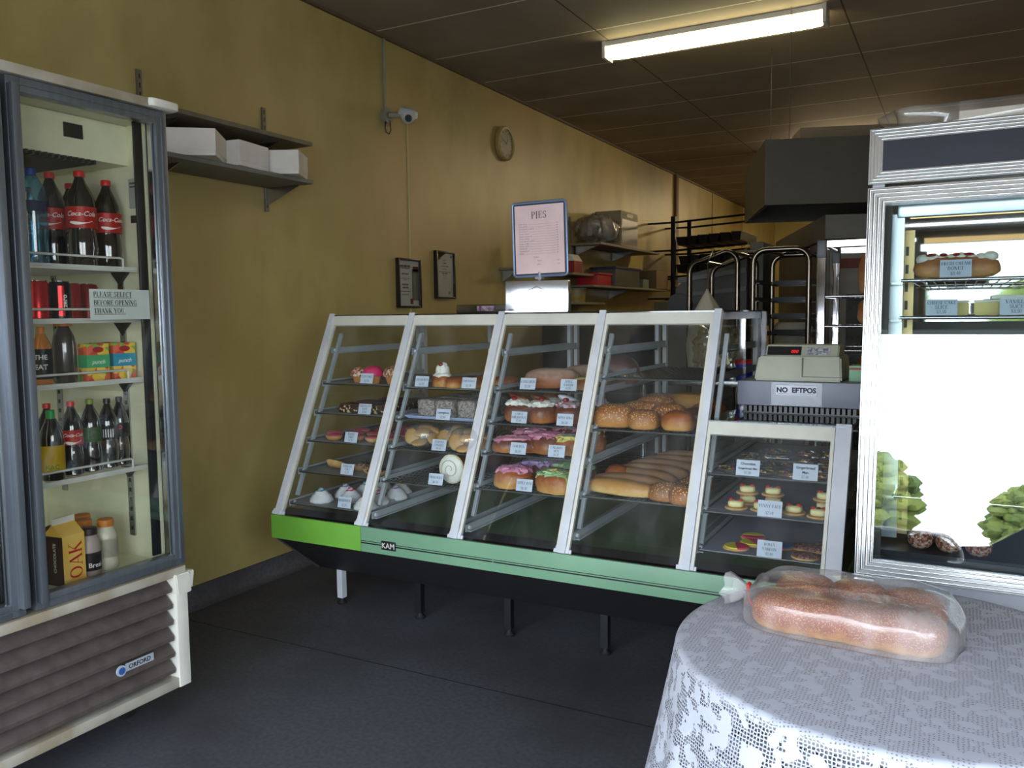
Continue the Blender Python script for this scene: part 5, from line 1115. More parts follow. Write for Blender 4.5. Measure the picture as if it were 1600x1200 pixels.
hfr = flute(0, WD, 1.045, HD, .034, 4, 'header_frame', F2)
bm = B(); lb(bm, (.034, .008, 1.079), (WD-.034, .014, HD-.034)); obj('header_panel', bm, mat('navy sign panel', (28, 31, 44), .4), F2, smooth=False)
bm = B(); lb(bm, (.042, .016, .042), (WD-.042, .021, .993)); obj('door_glass', bm, MIRGL, dfr, smooth=False)
bm = B(); lb(bm, (.044, .024, .044), (.06, .04, .99)); obj('door_gasket', bm, GASK, dfr, smooth=False)
bm = B(); lb(bm, (.0, .0, -.028), (.05, .03, -.006), bev=.003); obj('hinge', bm, STEEL, F2)
for x in (.008, .042):
    bm = B(); put(bm, Matrix()); cyl(bm, FM @ Vector((x, -.004, -.017)), FM @ Vector((x, .0, -.017)), .006, n=12); obj('hinge_screw', bm, DSTEEL, F2)
bm = B(); box(bm, (3.06, 2.46, .72), (3.76, 3.09, .745)); obj('floor_pan', bm, mat('dark fridge floor', (52, 54, 60), .4, .2), F2, smooth=False)
bm = B(); box(bm, (3.06, 3.078, .745), (3.76, 3.088, 1.36)); obj('added_dark_panel', bm, MC['dark fridge floor'], F2, smooth=False)  # added dark sheet, keeps the bright ground out of the mirror back
bm = B(); box(bm, (3.06, 3.08, 1.36), (3.76, 3.088, 1.75)); obj('back_panel', bm, mat('mirror steel', (178, 176, 172), .04, 1, rgb2=(176, 174, 170)), F2, smooth=False)
bm = B(); box(bm, (3.061, 2.53, .745), (3.066, 3.08, 1.75)); obj('side_liner', bm, STEEL, F2, smooth=False)
bm = B(); box(bm, (3.066, 2.545, .76), (3.108, 2.56, 1.66)); obj('front_stile', bm, mat('satin liner steel', (205, 208, 212), .3, .9), F2, smooth=False)
bm = B(); box(bm, (3.09, 2.53, 1.65), (3.75, 2.56, 1.70), bev=.004); obj('lamp_cover', bm, mat('satin liner steel', 0), F2)
bm = B(); cyl(bm, (3.12, 2.585, 1.66), (3.74, 2.585, 1.66), .01); obj('interior_lamp', bm, emis('warm case lamp', (255, 214, 150), 2.2), F2)
GOLD = mat('yellowish slotted steel', (206, 176, 120), .35, .5)
for y, x in ((2.60, 3.118), (3.02, 3.09)):
    bm = B(); box(bm, (x-.012, y, .76), (x+.014, y+.004, 1.62)); so_ = obj('slotted_upright', bm, GOLD, F2, smooth=False)
    bm = B()
    for k in range(16): box(bm, (x-.008, y-.001, .80+k*.05), (x+.0, y, .825+k*.05))
    obj('slots', bm, BLACK, so_, smooth=False)
for z in (1.478, 1.378, 1.24, 1.06, .90):
    yf = 2.34+(z-.70)*math.tan(ln)+.075; bm = B(); cyl(bm, (3.105, yf, z), (3.74, yf, z), .005); cyl(bm, (3.105, 3.05, z), (3.74, 3.05, z), .004); cyl(bm, (3.105, yf, z), (3.105, 3.05, z), .004)
    s_ = obj('wire_shelf', bm, CHROME, F2); bm = B(); k = 3.13
    while k < 3.73: cyl(bm, (k, yf, z-.003), (k, 3.05, z-.003), .0018, n=5); k += .026
    obj('wire_bars', bm, WIRE, s_)
    bm = B(); box(bm, (3.066, yf-.01, z-.01), (3.11, yf+.02, z-.004)); obj('shelf_bracket', bm, STEEL, s_, smooth=False)
def cyf(z): return 2.34+(z-.70)*math.tan(ln)+.075
card(3.235, 1.478, ['FRESH CREAM', 'DONUT', '$3.40'], 'price card in front of the cream donut in the cake fridge', w=.074, h=.048, y=cyf(1.478)-.012, up_=.006)
card(3.205, 1.378, ['CHEESE CAKE', 'SLICE', '$3.50'], 'price card reading cheese cake slice in the cake fridge', w=.074, h=.044, y=cyf(1.378)-.012, up_=.006)
card(3.375, 1.378, ['VANILLA', 'SLICE', '$3.50'], 'price card reading vanilla slice in the cake fridge', w=.074, h=.044, y=cyf(1.378)-.012, up_=.006)
t = thing('cream_donut', 'long cream donut with piped cream and jam on the top fridge shelf', 'donut', (3.235, 2.57, 1.4835), world=False)
bm = B(); blob(bm, (0, 0, .026), (.105, .04, .034), 30, 14, flat=.7, power=2.5, amp=.05); obj('donut_bun', bm, crust('donut skin', (206, 150, 92), (158, 96, 50)), t)
bm = B()
for i in range(8): blob(bm, (-.08+i*.023, -.004, .052+.003*math.sin(i*2)), (.018, .024, .014), 14, 8, amp=.1, seed=i)
obj('piped_cream', bm, CREAM, t)
bm = B()
for i in range(4): blob(bm, (-.06+i*.03, -.02, .062), (.013, .009, .005), 12, 6, M=RZ(i))
obj('jam_spots', bm, JAM, t)
for x, lb_ in ((3.24, 'cheese cake slice right of its price card in the cake fridge'), (3.31, 'cheese cake slice half hidden at the middle of the second fridge shelf')):
    t = thing('cheesecake_slice', lb_, 'slice', (x, 2.545, 1.3835), world=False)
    bm = B(); sheet(bm, [(-.03, 0, 0), (.03, 0, 0), (.012, .1, 0), (-.012, .1, 0)], (0, 0, .035)); bmesh.ops.bevel(bm, geom=bm.edges[:], offset=.003, segments=2, affect='EDGES'); obj('filling', bm, mat('cheese filling', (226, 206, 130), .6), t)
    bm = B(); sheet(bm, [(-.031, -.001, 0), (.031, -.001, 0), (.013, .102, 0), (-.013, .102, 0)], (0, 0, -.0)) if 0 else box(bm, (-.03, 0, .034), (.03, .04, .04), bev=.002); obj('topping', bm, CREAM, t)
t = thing('vanilla_slice', 'vanilla slice with white icing on the second shelf of the cake fridge', 'slice', (3.385, 2.55, 1.3835), world=False)
for nme, z0_, z1_, m_ in (('pastry_layer', 0, .008, PASTRY), ('custard_layer', .008, .042, MC['custard']), ('icing_layer', .042, .052, CREAM)):
    bm = B(); box(bm, (-.065, 0, z0_), (.065, .11, z1_), bev=.003); obj(nme, bm, m_, t)
CD = mat('chocolate dome glaze', (48, 26, 20), .25, coat=.6); d0 = None
for i in range(5):
    lb_ = 'dark chocolate domed cake on the third shelf of the cake fridge'
    if d0 is None:
        d0 = thing('chocolate_cake', lb_, 'cake', (3.19, 2.56, 1.2455), world=False, group='chocolate domes in the cake fridge'); bm = B(); blob(bm, (0, 0, .028), (.045, .05, .05), 22, 12, flat=.55, power=2.6); obj('glazed_dome', bm, CD, d0)
        bm = B(); tube(bm, [(-.03+i_*.01, .0, .077+.003*(i_ % 2)-abs(i_-3)*.003) for i_ in range(7)], .003, 6); obj('icing_line', bm, CREAM, d0)
    else: dup(d0, (3.19+i*.1, 2.56, 1.2455), 0, lb_)
c0 = None
for i, (x, y) in enumerate([(3.17, 2.52), (3.24, 2.51), (3.31, 2.5), (3.2, 2.6), (3.29, 2.6)]):
    lb_ = 'round sprinkle coated ball cake on the floor of the cake fridge'
    if c0 is None:
        bm = B(); blob(bm, (0, 0, .026), (.033, .033, .028), 22, 12, flat=.9, amp=.04); c0 = single('sprinkle_ball', bm, sprinkle('red brown crumb', [(150, 70, 50), (210, 180, 160), (110, 60, 50), (190, 130, 110)], 190), lb_, 'cake', (x, y, .7455), group='sprinkle balls on the cake fridge floor')
    else: o = c0.copy(); COL.objects.link(o); o.location = (x, y, .7455); o['label'] = lb_
for nm_, x, lb_, c in (('cake_box', 3.36, 'flattened white cake boxes in plastic, middle of the cake fridge top', BOXW), ('cake_box', 3.6, 'flattened white cake boxes at the right end of the cake fridge top', BOXW)):
    bm = B(); box(bm, (-.13, -.15, 0), (.13, .2, .05), bev=.004); single('cake_box', bm, c, lb_, 'boxes', (x, 2.78, 1.888))
bm = B(); blob(bm, (0, 0, .03), (.36, .22, .034), 40, 12, power=6, amp=.12, nscale=9, flat=.85); single('plastic_wrap', bm, glassmat('crinkled wrap', tint=(.9, .88, .84), r0=.12, rough=.2, smear=.3, smear_col=(.8, .76, .7)), 'crinkled clear plastic wrapping over the boxes on the cake fridge', 'plastic wrap', (3.40, 2.76, 1.8885))

# ================================================================== ROUND TABLE, LACE CLOTH, BREAD
TX, TY, TZ, TRD = 3.165, 1.735, .742, .425
t = thing('round_table', 'round wooden pedestal table hidden under the lace cloth', 'table', (TX, TY, 0), world=False)
bm = B(); lathe(bm, [(TRD-.012, TZ-.028), (TRD-.004, TZ-.02), (TRD-.004, TZ-.006), (TRD-.010, TZ-.001)], n=64); obj('tabletop', bm, mat('worn pale tabletop', (170, 165, 166), .5, vs=6), t)
bm = B(); lathe(bm, [(.03, 0.05), (.045, .15), (.03, .4), (.05, TZ-.03)], n=24); obj('column', bm, WOOD, t)
bm = B(); lathe(bm, [(.24, 0), (.23, .02), (.05, .05)], n=40); obj('base', bm, WOOD, t)
LT = lace_mat('white lace over the top', True); LS = lace_mat('white lace hanging', False)
bm = B(); n = 320; uvl = bm.loops.layers.uv.new('UVMap'); prof = []
for r in (.0, .06, .12, .18, .24, .30, .35, .39, .41): prof.append((r, 0, r))
s_ = .41
for k in range(1, 7): a = k*PI/2/6; prof.append((.41+.018*math.sin(a), -.018+.018*math.cos(a), .41+.018*a))
base_s = .41+.018*PI/2
for k in range(1, 26): d = .51*k/25; prof.append((None, d, base_s+d))
rings = []
for j, (r, z, s) in enumerate(prof):
    ring = []
    for k in range(n):
        a = 2*PI*k/n
        if r is not None: rr = r; zz = TZ+.0012+z
        else:
            d = z; u_ = min(1, d/.32); fold = math.sin(a*15+.9*math.sin(a*2)+.5)*.5+math.sin(a*9+1.3)*.4+.25*math.sin(a*27)
            rr = .428+.055*u_+fold*.024*u_**1.3; zz = TZ+.0012-.018-d*.985
        ring.append((bm.verts.new((math.cos(a)*rr, math.sin(a)*rr, zz)), (math.cos(a)*s, math.sin(a)*s) if s < .43 else (a*.43, s)))
    rings.append(ring)
for j in range(len(rings)-1):
    for k in range(n):
        q = [rings[j][k], rings[j][(k+1) % n], rings[j+1][(k+1) % n], rings[j+1][k]]
        if j == 0 and k % 1 == 0:
            if prof[0][0] == 0: pass
        try: f = bm.faces.new([v[0] for v in q])
        except ValueError: continue
        top_ = prof[j+1][2] < .43; f.material_index = 0 if top_ else 1
        for l, v, kk in zip(f.loops, q, (k, k+1, k+1, k)):
            s = prof[j if v in (q[0], q[1]) else j+1][2]; a = 2*PI*kk/n
            l[uvl].uv = (math.cos(a)*s, math.sin(a)*s) if top_ else (a*.43, s)
cl = obj('tablecloth', bm, [LT, LS], None, angle=80); cl.location = (TX, TY, 0); tag(cl, 'white lace tablecloth draped over the round table', 'tablecloth')
t = thing('bagged_bread', 'pair of long seeded loaves in a clear tied bag on the lace cloth', 'bread', (3.07, 1.82, TZ+.002), world=False); t.rotation_euler.z = -.08; t.scale = (.93, .93, .95)
LOAF = crust('soft golden loaf', (206, 152, 84), (140, 70, 36), lo=.05, hi=.35, seeds=((206, 150, 96), 260), coat=.15)
bm = B()
for i, x in enumerate((-.12, -.04, .04, .115)): blob(bm, (x, -.066, .034), (.082, .064, .044), 28, 16, flat=.75, power=2.6, amp=.03, seed=i, nscale=1.5)
obj('front_loaf', bm, LOAF, t, angle=180)
bm = B()
for i, x in enumerate((-.115, -.0, .11)): blob(bm, (x, .066, .034), (.072, .062, .049), 28, 16, flat=.7, power=2.4, amp=.04, seed=i+5, nscale=2)
obj('rear_loaf', bm, LOAF, t, angle=180)
bm = B(); vs_ = blob(bm, (0, 0, .036), (.225, .15, .056), 72, 30, power=4.2, amp=.02, nscale=3, flat=.62)
for v in vs_:
    x, y, z = v.co
    if z > .02:
        v.co.z += .0025*math.sin(x*46+y*30)+.002*math.sin(x*18-y*60)
        if x > .18: v.co.z -= (x-.18)*.6
        if abs(y) < .03: v.co.z -= .012*(1-abs(y)/.03)
obj('clear_bag', bm, BAGM, t, angle=180)
bm = B(); n = 14; rings = []
for x, r in ((-.205, .05), (-.222, .018), (-.232, .009), (-.245, .02), (-.27, .034), (-.285, .04)):
    rings.append([bm.verts.new((x+.006*math.sin(k*2.4), math.cos(2*PI*k/n)*r*(1+.3*math.sin(k*2.1)), .04+max(-.036, math.sin(2*PI*k/n)*r))) for k in range(n)])
for A, C in zip(rings, rings[1:]):
    for k in range(n): bm.faces.new((A[k], A[(k+1) % n], C[(k+1) % n], C[k]))
obj('bag_tail', bm, BAGM, t, angle=180)
bm = B(); tube(bm, [(-.232, .011*math.cos(a*.8), .05+.011*math.sin(a*.8)) for a in range(8)], .003, 6, closed=True); tube(bm, [(-.232, -.01, .045), (-.224, -.02, .028), (-.218, -.024, .016)], .003, 6); obj('red_tie', bm, mat('red tape', (226, 40, 40), .4), t)

# ================================================================== ON THE LEFT WALL
def wallshelf(label, z, y0, y1, d, m=BRONZE, name='wall_shelf', brackets=(), th=.02):
    t = thing(name, label, 'shelf', (d/2, (y0+y1)/2, z), group=None)
    bm = B(); box(bm, (.012, y0, z-th), (d, y1, z), bev=.002); obj('shelf_board', bm, m, t)
    for y in brackets:
        bm = B(); sheet(bm, [(.012, y, z-th), (d*.8, y, z-th), (.012, y, z-.11)], (0, .006, 0)); obj('bracket', bm, STEEL, t, smooth=False)
    return t
wallshelf('empty upper brown board of the two wall shelves beside the drinks fridge', 2.285, 2.3, 3.36, .31, brackets=(2.58, 3.18))
wallshelf('lower wall shelf board carrying the white cake boxes', 2.095, 2.3, 3.36, .31, m=mat('grey shelf board', (118, 116, 108), .6), brackets=(2.58, 3.33))
for y, z0, z1, lb_ in ((2.58, 1.96, 2.50, 'slotted shelf upright on the wall nearest the drinks fridge'), (3.335, 1.955, 2.49, 'slotted shelf upright on the wall at the right end of the shelves')):
    bm = B(); box(bm, (0, y-.013, z0), (.012, y+.013, z1), bev=.001); o = obj('shelf_upright', bm, mat('worn slotted steel', (128, 122, 108), .5, .4)); tag(o, lb_, 'shelf upright')
    bm = B(); k = z0+.02
    while k < z1-.03: box(bm, (.0115, y-.004, k), (.0125, y+.003, k+.022)); k += .04
    obj('slots', bm, BLACK, o, smooth=False)
for x, y, rz, w_, lb_ in ((.225, 2.66, .64, .26, 'white cardboard box turned corner out, nearest the fridge on the wall shelf'), (.20, 2.94, .15, .22, 'white cardboard box set square in the middle of the wall shelf'), (.245, 3.21, .52, .205, 'white cardboard box at the right end of the wall shelf')):
    t = thing('cake_box', lb_, 'box', (x, y, 2.096), world=False); t.rotation_euler.z = rz
    bm = B(); box(bm, (-w_/2+.002, -w_/2+.002, 0), (w_/2-.002, w_/2-.002, .09)); obj('box_base', bm, BOXW, t, smooth=False)
    bm = B(); box(bm, (-w_/2, -w_/2, .02), (w_/2, w_/2, .114), bev=.001); obj('box_lid', bm, BOXW, t, smooth=False)
t = thing('security_camera', 'white dome security camera on a wall mount below the ceiling', 'security camera', (.0, 4.42, 2.66))
bm = B(); cyl(bm, (.0, 4.40, 2.66), (.03, 4.40, 2.66), .05, n=24); cyl(bm, (.03, 4.40, 2.66), (.10, 4.45, 2.665), .018, n=14); obj('wall_mount', bm, mat('aged white plastic', (150, 146, 128), .5), t)
bm = B(); lathe(bm, [(.062, -.02), (.064, 0), (.058, .02), (.03, .035)], n=30); put(bm, TR((.13, 4.47, 2.675)) @ Matrix.Rotation(.3, 4, 'Y')); obj('camera_base', bm, WHITE, t)
bm = B(); blob(bm, (.145, 4.45, 2.65), (.048, .048, .048), 26, 16); obj('camera_ball', bm, WHITE, t)
dv = (Vector((3.25, 0, 1.4))-Vector((.145, 4.45, 2.65))).normalized(); dv = (dv+Vector((0, 0, -.25))).normalized(); c_ = Vector((.145, 4.45, 2.65))
bm = B(); cyl(bm, c_+dv*.036, c_+dv*.052, .022, n=20); obj('lens', bm, BLACK, t)
bm = B(); 
for k in range(8): a = k*PI/4; q = dv.orthogonal().normalized(); w__ = dv.cross(q); cyl(bm, c_+dv*.052+(q*math.cos(a)+w__*math.sin(a))*.015, c_+dv*.0535+(q*math.cos(a)+w__*math.sin(a))*.015, .003, n=8)
obj('infrared_leds', bm, DSTEEL, t)
bm = B(); tube(bm, [(.02, 4.38, 2.63), (.03, 4.36, 2.58), (.03, 4.37, 2.55), (.03, 4.40, 2.545), (.03, 4.42, 2.57), (.03, 4.41, 2.63)], .0035, 6); obj('loose_cable', bm, BLACK, t)
bm = B(); box(bm, (0, 4.385, 2.71), (.014, 4.405, ZC-.018), bev=.002); tag(obj('cable_conduit', bm, mat('pale conduit', (150, 150, 124), .5)), 'thin pale cable conduit running from the ceiling down to the camera', 'conduit')
t = thing('wall_clock', 'round cream wall clock with a plain face', 'clock', (0, 5.95, 2.75))
bm = B(); lathe(bm, [(.125, 0), (.135, .01), (.135, .035), (.125, .045), (.112, .042), (.110, .03)], n=48); put(bm, TR((0, 5.95, 2.75)) @ Matrix.Rotation(PI/2, 4, 'Y')); obj('clock_rim', bm, mat('aged cream rim', (176, 156, 104), .4), t)
bm = B(); lathe(bm, [(.111, .028), (.111, .031)], n=40); put(bm, TR((0, 5.95, 2.75)) @ Matrix.Rotation(PI/2, 4, 'Y')); fc = obj('clock_face', bm, mat('clock face', (150, 140, 116), .5), t)
for nme, a, l_, w_ in (('hour_hand', .9, .05, .006), ('minute_hand', 2.75, .08, .004)):
    bm = B(); M_ = frame((.034, 5.95, 2.75), (0, math.cos(a), math.sin(a)), (0, -math.sin(a), math.cos(a))); box(bm, (-.012, -w_/2, 0), (l_, w_/2, .0015), M=M_); obj(nme, bm, BLACK, t, smooth=False)
bm = B()
for k in range(12): a = k*PI/6; box(bm, (.085, -.003, -.001), (.1, .003, .0005), M=frame((.0325, 5.95, 2.75), (0, math.cos(a), math.sin(a)), (0, -math.sin(a), math.cos(a))))
obj('hour_marks', bm, BLACK, fc, smooth=False)
def certificate(y0, y1, z0, z1, label, kind):
    t = thing('framed_certificate', label, 'certificate', (0, (y0+y1)/2, z0)); w_ = .014
    for lo, hi in (((0, y0, z0), (.028, y0+w_, z1)), ((0, y1-w_, z0), (.028, y1, z1)), ((0, y0+w_, z0), (.028, y1-w_, z0+w_)), ((0, y0+w_, z1-w_), (.028, y1-w_, z1))):
        bm = B(); box(bm, lo, hi, bev=.002); obj('frame_rail', bm, mat('black frame', (24, 20, 20), .35), t)
    bm = B(); box(bm, (.002, y0+w_, z0+w_), (.012, y1-w_, z1-w_)); sh = obj('certificate_sheet', bm, mat('certificate paper', (196, 192, 188), .6), t, smooth=False)
    W, H = y1-y0-2*w_, z1-z0-2*w_; O = (.0128, y0+w_, z0+w_)
    fm = frame(O, (0, 1, 0), (0, 0, 1))
    def q(x0, x1_, a, b, m, nme):
        bm = B(); box(bm, (x0*W, a*H, 0), (x1_*W, b*H, .0006), M=fm); obj(nme, bm, m, sh, smooth=False)
    bm = B()
    if kind == 1:
        q(.66, 1, .12, .82, mat('grey green side band', (92, 100, 96), .6), 'side_band'); q(.70, .98, .76, .88, mat('maroon emblem', (110, 30, 34), .6), 'emblem'); q(.56, .70, .04, .16, MC['maroon emblem'], 'lower_emblem')
        L_ = [(.33, .85, .028, .24), (.33, .82, .010, .22), (.33, .69, .016, .16), (.33, .60, .007, .22), (.33, .57, .007, .1), (.33, .45, .02, .16), (.33, .385, .02, .14), (.33, .31, .009, .24), (.33, .25, .005, .16), (.33, .235, .005, .18)]
    else:
        bb = B(); bb.faces.new([bb.verts.new(fm @ Vector(p)) for p in ((0, .86*H, .0007), (.25*W, .9*H, .0007), (.6*W, H, .0007), (0, H, .0007))]); bmesh.ops.solidify(bb, geom=bb.faces[:], thickness=.0004); obj('navy_corner', bb, mat('navy corner', (32, 36, 70), .6), sh, smooth=False)
        bb = B(); bb.faces.new([bb.verts.new(fm @ Vector(p)) for p in ((0, .82*H, .0007), (.22*W, .85*H, .0007), (.3*W, .9*H, .0007), (0, .86*H, .0007))]); bmesh.ops.solidify(bb, geom=bb.faces[:], thickness=.0004); obj('orange_corner', bb, mat('orange corner', (190, 120, 50), .6), sh, smooth=False)
        q(.86, .92, .90, .95, BLACK, 'crest'); q(.7, .82, .06, .13, mat('lilac seal', (140, 130, 160), .6), 'seal')
        L_ = [(.5, .83, .008, .12), (.5, .76, .012, .12), (.5, .69, .010, .22), (.5, .63, .006, .12), (.5, .56, .009, .36), (.5, .52, .014, .16), (.5, .48, .006, .1), (.5, .42, .004, .1)]
    for x, z, h_, hw in L_:
        random.seed(int(z*100)); xx = x-hw
        while xx < x+hw:
            g_ = random.uniform(.03, .09); box(bm, (xx*W, z*H, .0008), (min(xx+g_, x+hw)*W, z*H+h_*.55, .0010), M=fm); xx += g_+.018
    bmesh.ops.translate(bm, verts=bm.verts, vec=-ORG[t.name]); me = bpy.data.meshes.new('print'); bm.to_mesh(me); bm.free(); me.materials.append(mat('brown grey print', (84, 60, 56), .7)); o = bpy.data.objects.new('print', me); COL.objects.link(o); o.parent = sh
    bm = B(); box(bm, (.016, y0+w_, z0+w_), (.018, y1-w_, z1-w_)); obj('glazing', bm, GLASSC, t, smooth=False)
certificate(4.475, 4.735, 1.45, 1.775, 'black framed certificate with a grey side band and maroon emblem, the left of two', 1)
certificate(4.925, 5.17, 1.515, 1.85, 'black framed certificate with a navy and orange corner, the right of two', 2)

# ================================================================== REAR OF THE BAKERY
SH2 = mat('old white shelf', (132, 122, 102), .6)
wallshelf('rear wall shelf holding the plastic bag and the tall white box', 2.05, 7.2, 8.9, .33, m=SH2, name='rear_shelf', brackets=(7.3, 8.3))
wallshelf('small rear shelf holding only the yellow bottle', 1.77, 5.85, 6.35, .2, m=SH2, name='rear_shelf', brackets=(5.9,))
wallshelf('short rear shelf holding the red and white carton', 1.76, 6.75, 7.35, .25, m=SH2, name='rear_shelf')
wallshelf('long rear shelf holding the red tub and clear crate', 1.66, 7.1, 9.4, .30, m=SH2, name='rear_shelf', brackets=(8.2,))
wallshelf('lowest rear shelf holding the white lidded bucket', 1.50, 6.7, 7.5, .25, m=SH2, name='rear_shelf')
for y in (7.22,):
    bm = B(); box(bm, (0, y, 1.4), (.014, y+.03, 2.3)); tag(obj('shelf_upright', bm, MC['worn slotted steel'], smooth=False), 'slotted shelf upright on the wall behind the plastic bag', 'shelf upright')
t = thing('sauce_bottle', 'yellow sauce bottle with green cap on its own small shelf', 'bottle', (.12, 6.03, 1.771), world=False)
bm = B(); lathe(bm, [(.055, 0), (.062, .01), (.062, .13), (.05, .16), (.035, .175)], n=28, sx=.8); obj('bottle_body', bm, mat('mustard plastic', (210, 170, 30), .35), t)
bm = B(); lathe(bm, [(.034, .172), (.036, .176), (.034, .205), (.028, .21)], n=20); obj('cap', bm, mat('dark green cap', (20, 90, 80), .4), t)
bm = B(); blob(bm, (.036, -.045, .085), (.003, .03, .04), 20, 12, M=RZ(-.85)); obj('oval_label', bm, mat('grey oval label', (150, 150, 140), .5), t)
bm = B(); blob(bm, (0, 0, .13), (.19, .22, .14), 40, 22, amp=.25, nscale=3, flat=.92, power=2.4)
single('plastic_bag', bm, glassmat('cloudy rear bag', tint=(.7, .68, .66), r0=.07, rough=.2, smear=.7, smear_col=(.62, .57, .55)), 'cloudy crumpled plastic bag on the rear shelf beside the tall white box', 'bag', (.2, 7.42, 2.052))
t = thing('appliance_box', 'tall white box with a grey window panel on the rear shelf', 'box', (.19, 7.95, 2.051), world=False)
bm = B(); box(bm, (-.13, -.24, 0), (.14, .24, .34), bev=.003); obj('box_body', bm, mat('dull white box', (156, 146, 124), .7), t)
bm = B(); box(bm, (.14, -.22, .02), (.143, .22, .26)); obj('window_panel', bm, mat('grey film panel', (74, 72, 66), .35), t, smooth=False)
bm = B(); box(bm, (.14, -.08, .29), (.143, .09, .32)); obj('hand_slot', bm, BLACK, t, smooth=False)
t = thing('food_carton', 'red and white carton on the short rear shelf', 'carton', (.14, 6.98, 1.761), world=False)
bm = B(); box(bm, (-.06, -.09, 0), (.06, .09, .11)); obj('carton_front', bm, mat('dark red print', (150, 30, 34), .6), t, smooth=False)
bm = B(); sheet(bm, [(-.061, -.091, .109), (.061, -.091, .109), (.02, -.091, .17), (-.02, -.091, .17)], (0, .182, 0)); obj('carton_top', bm, BOXW, t, smooth=False)
t = thing('storage_tub', 'red plastic tub at the near end of the long rear shelf', 'tub', (.17, 7.42, 1.661), world=False)
bm = B(); box(bm, (-.11, -.17, 0), (.11, .17, .10), bev=.01); obj('tub_body', bm, mat('crimson tub', (190, 34, 46), .4), t)
bm = B(); box(bm, (-.12, -.18, .095), (.12, .18, .115), bev=.005); obj('tub_rim', bm, mat('crimson tub', 0), t)
t = thing('clear_crate', 'clear storage crate with a blue lid on the long rear shelf', 'crate', (.17, 8.0, 1.661), world=False)
bm = B(); box(bm, (-.13, -.34, 0), (.13, .34, .17), bev=.01); obj('crate_body', bm, mat('frosted grey plastic', (92, 90, 84), .35), t)
bm = B(); box(bm, (-.14, -.36, .168), (.14, .36, .19), bev=.005); obj('crate_lid', bm, mat('navy lid', (38, 50, 84), .4), t)
bm = B(); box(bm, (-.14, -.2, 0), (.14, .2, .2), bev=.003); single('cardboard_box', bm, CARDB, 'brown cardboard box at the far end of the long rear shelf', 'box', (.17, 9.05, 1.661))
bm = B(); box(bm, (-.12, -.09, 0), (.12, .09, .09), bev=.003); single('pale_green_box', bm, mat('faded green card', (110, 120, 104), .7), 'faded pale green box between the crate and the cardboard box', 'box', (.17, 8.56, 1.661))
t = thing('lidded_bucket', 'white bucket with yellow contents on the lowest rear shelf', 'bucket', (.13, 7.1, 1.501), world=False)
t.scale = (.92, .92, .9); bm = B(); lathe(bm, [(.08, 0), (.095, .13)], n=28); obj('bucket_body', bm, mat('translucent bucket', (160, 150, 110), .4), t)
bm = B(); lathe(bm, [(.083, .02), (.089, .055)], n=28); obj('yellow_contents', bm, mat('butter yellow', (176, 146, 50), .5), t)
bm = B(); lathe(bm, [(.1, .128), (.1, .145)], n=28); obj('bucket_lid', bm, SH2, t)
# bread-tin rack on the wall
t = thing('tin_rack', 'dark wall rack of hooks loaded with stacked bread tins', 'rack', (.2, 9.7, 1.5))
TIN = mat('blackened tin', (26, 24, 24), .45, .5)
for y in (9.45, 10.1):
    bm = B(); box(bm, (.28, y, 1.5), (.33, y+.05, 2.5), bev=.003); obj('rack_post', bm, TIN, t)
for z in (2.42, 2.1, 1.8, 1.55):
    for y in (9.45, 10.1): bm = B(); box(bm, (.002, y, z), (.3, y+.03, z+.02)); cyl(bm, (.29, y+.02, z+.008), (1.15, y+.02, z+.05), .012, n=8); obj('rack_arm', bm, TIN, t)
random.seed(4); tn0 = None
for z, n_ in ((2.13, 5), (1.83, 6), (1.68, 5), (1.57, 4)):
    pass
lv = 0
for z, n_, dx in ((2.14, 6, 0), (1.83, 6, 0), (1.925, 6, .03), (1.575, 4, 0)):
    for i in range(n_):
        lb_ = 'blackened bread tin stacked on the %s arms of the rack' % ('topmost loaded' if z > 2 else 'middle' if z > 1.7 else 'lowest')
        p_ = (.42+i*.125+dx, 9.8, z+.02+i*.006)
        if tn0 is None:
            bm = B(); 
            sheet(bm, [(-.04, -.4, 0), (.04, -.4, 0), (.055, -.42, .09), (-.055, -.42, .09)], (0, .8, 0)); tn0 = single('bread_tin', bm, TIN, lb_, 'bread tin', p_, group=None); tn0['group'] = 'bread tins on the wall rack'
            bm = B(); box(bm, (-.058, -.43, .088), (.058, .4, .094)); obj('tin_rim', bm, TIN, tn0, smooth=False)
        else: dup(tn0, p_, None, lb_)
# dough machine
t = thing('dough_moulder', 'bulky grey and black dough machine behind the counter', 'dough machine', (1.72, 5.9, 0))
DG = mat('worn dark grey machine', (70, 68, 66), .5); MG = mat('grey machine panel', (104, 100, 94), .55)
bm = B(); box(bm, (1.45, 5.6, 0), (1.98, 6.3, 1.40), bev=.02); obj('machine_base', bm, MG, t)
bm = B(); sheet(bm, [(1.52, 5.62, 1.40), (1.52, 5.62, 1.56), (1.62, 5.62, 1.66), (1.80, 5.62, 1.70), (2.0, 5.62, 1.82), (2.0, 5.62, 1.40)], (0, .6, 0)); obj('hopper', bm, DG, t, smooth=False)
bm = B(); sheet(bm, [(1.54, 5.60, 1.60), (1.54, 5.60, 1.63), (2.0, 5.60, 1.69), (2.0, 5.60, 1.66)], (0, .02, 0)); sheet(bm, [(1.52, 5.60, 1.50), (1.52, 5.60, 1.525), (2.0, 5.60, 1.565), (2.0, 5.60, 1.54)], (0, .02, 0)); obj('edge_rails', bm, DSTEEL, t, smooth=False)
bm = B(); cyl(bm, (1.56, 5.56, 1.45), (1.56, 5.64, 1.45), .08, n=24); obj('roller_end', bm, BLACK, t)
bm = B(); box(bm, (2.0, 5.7, 1.3), (2.09, 6.1, 1.86), bev=.01); obj('control_column', bm, MG, t)
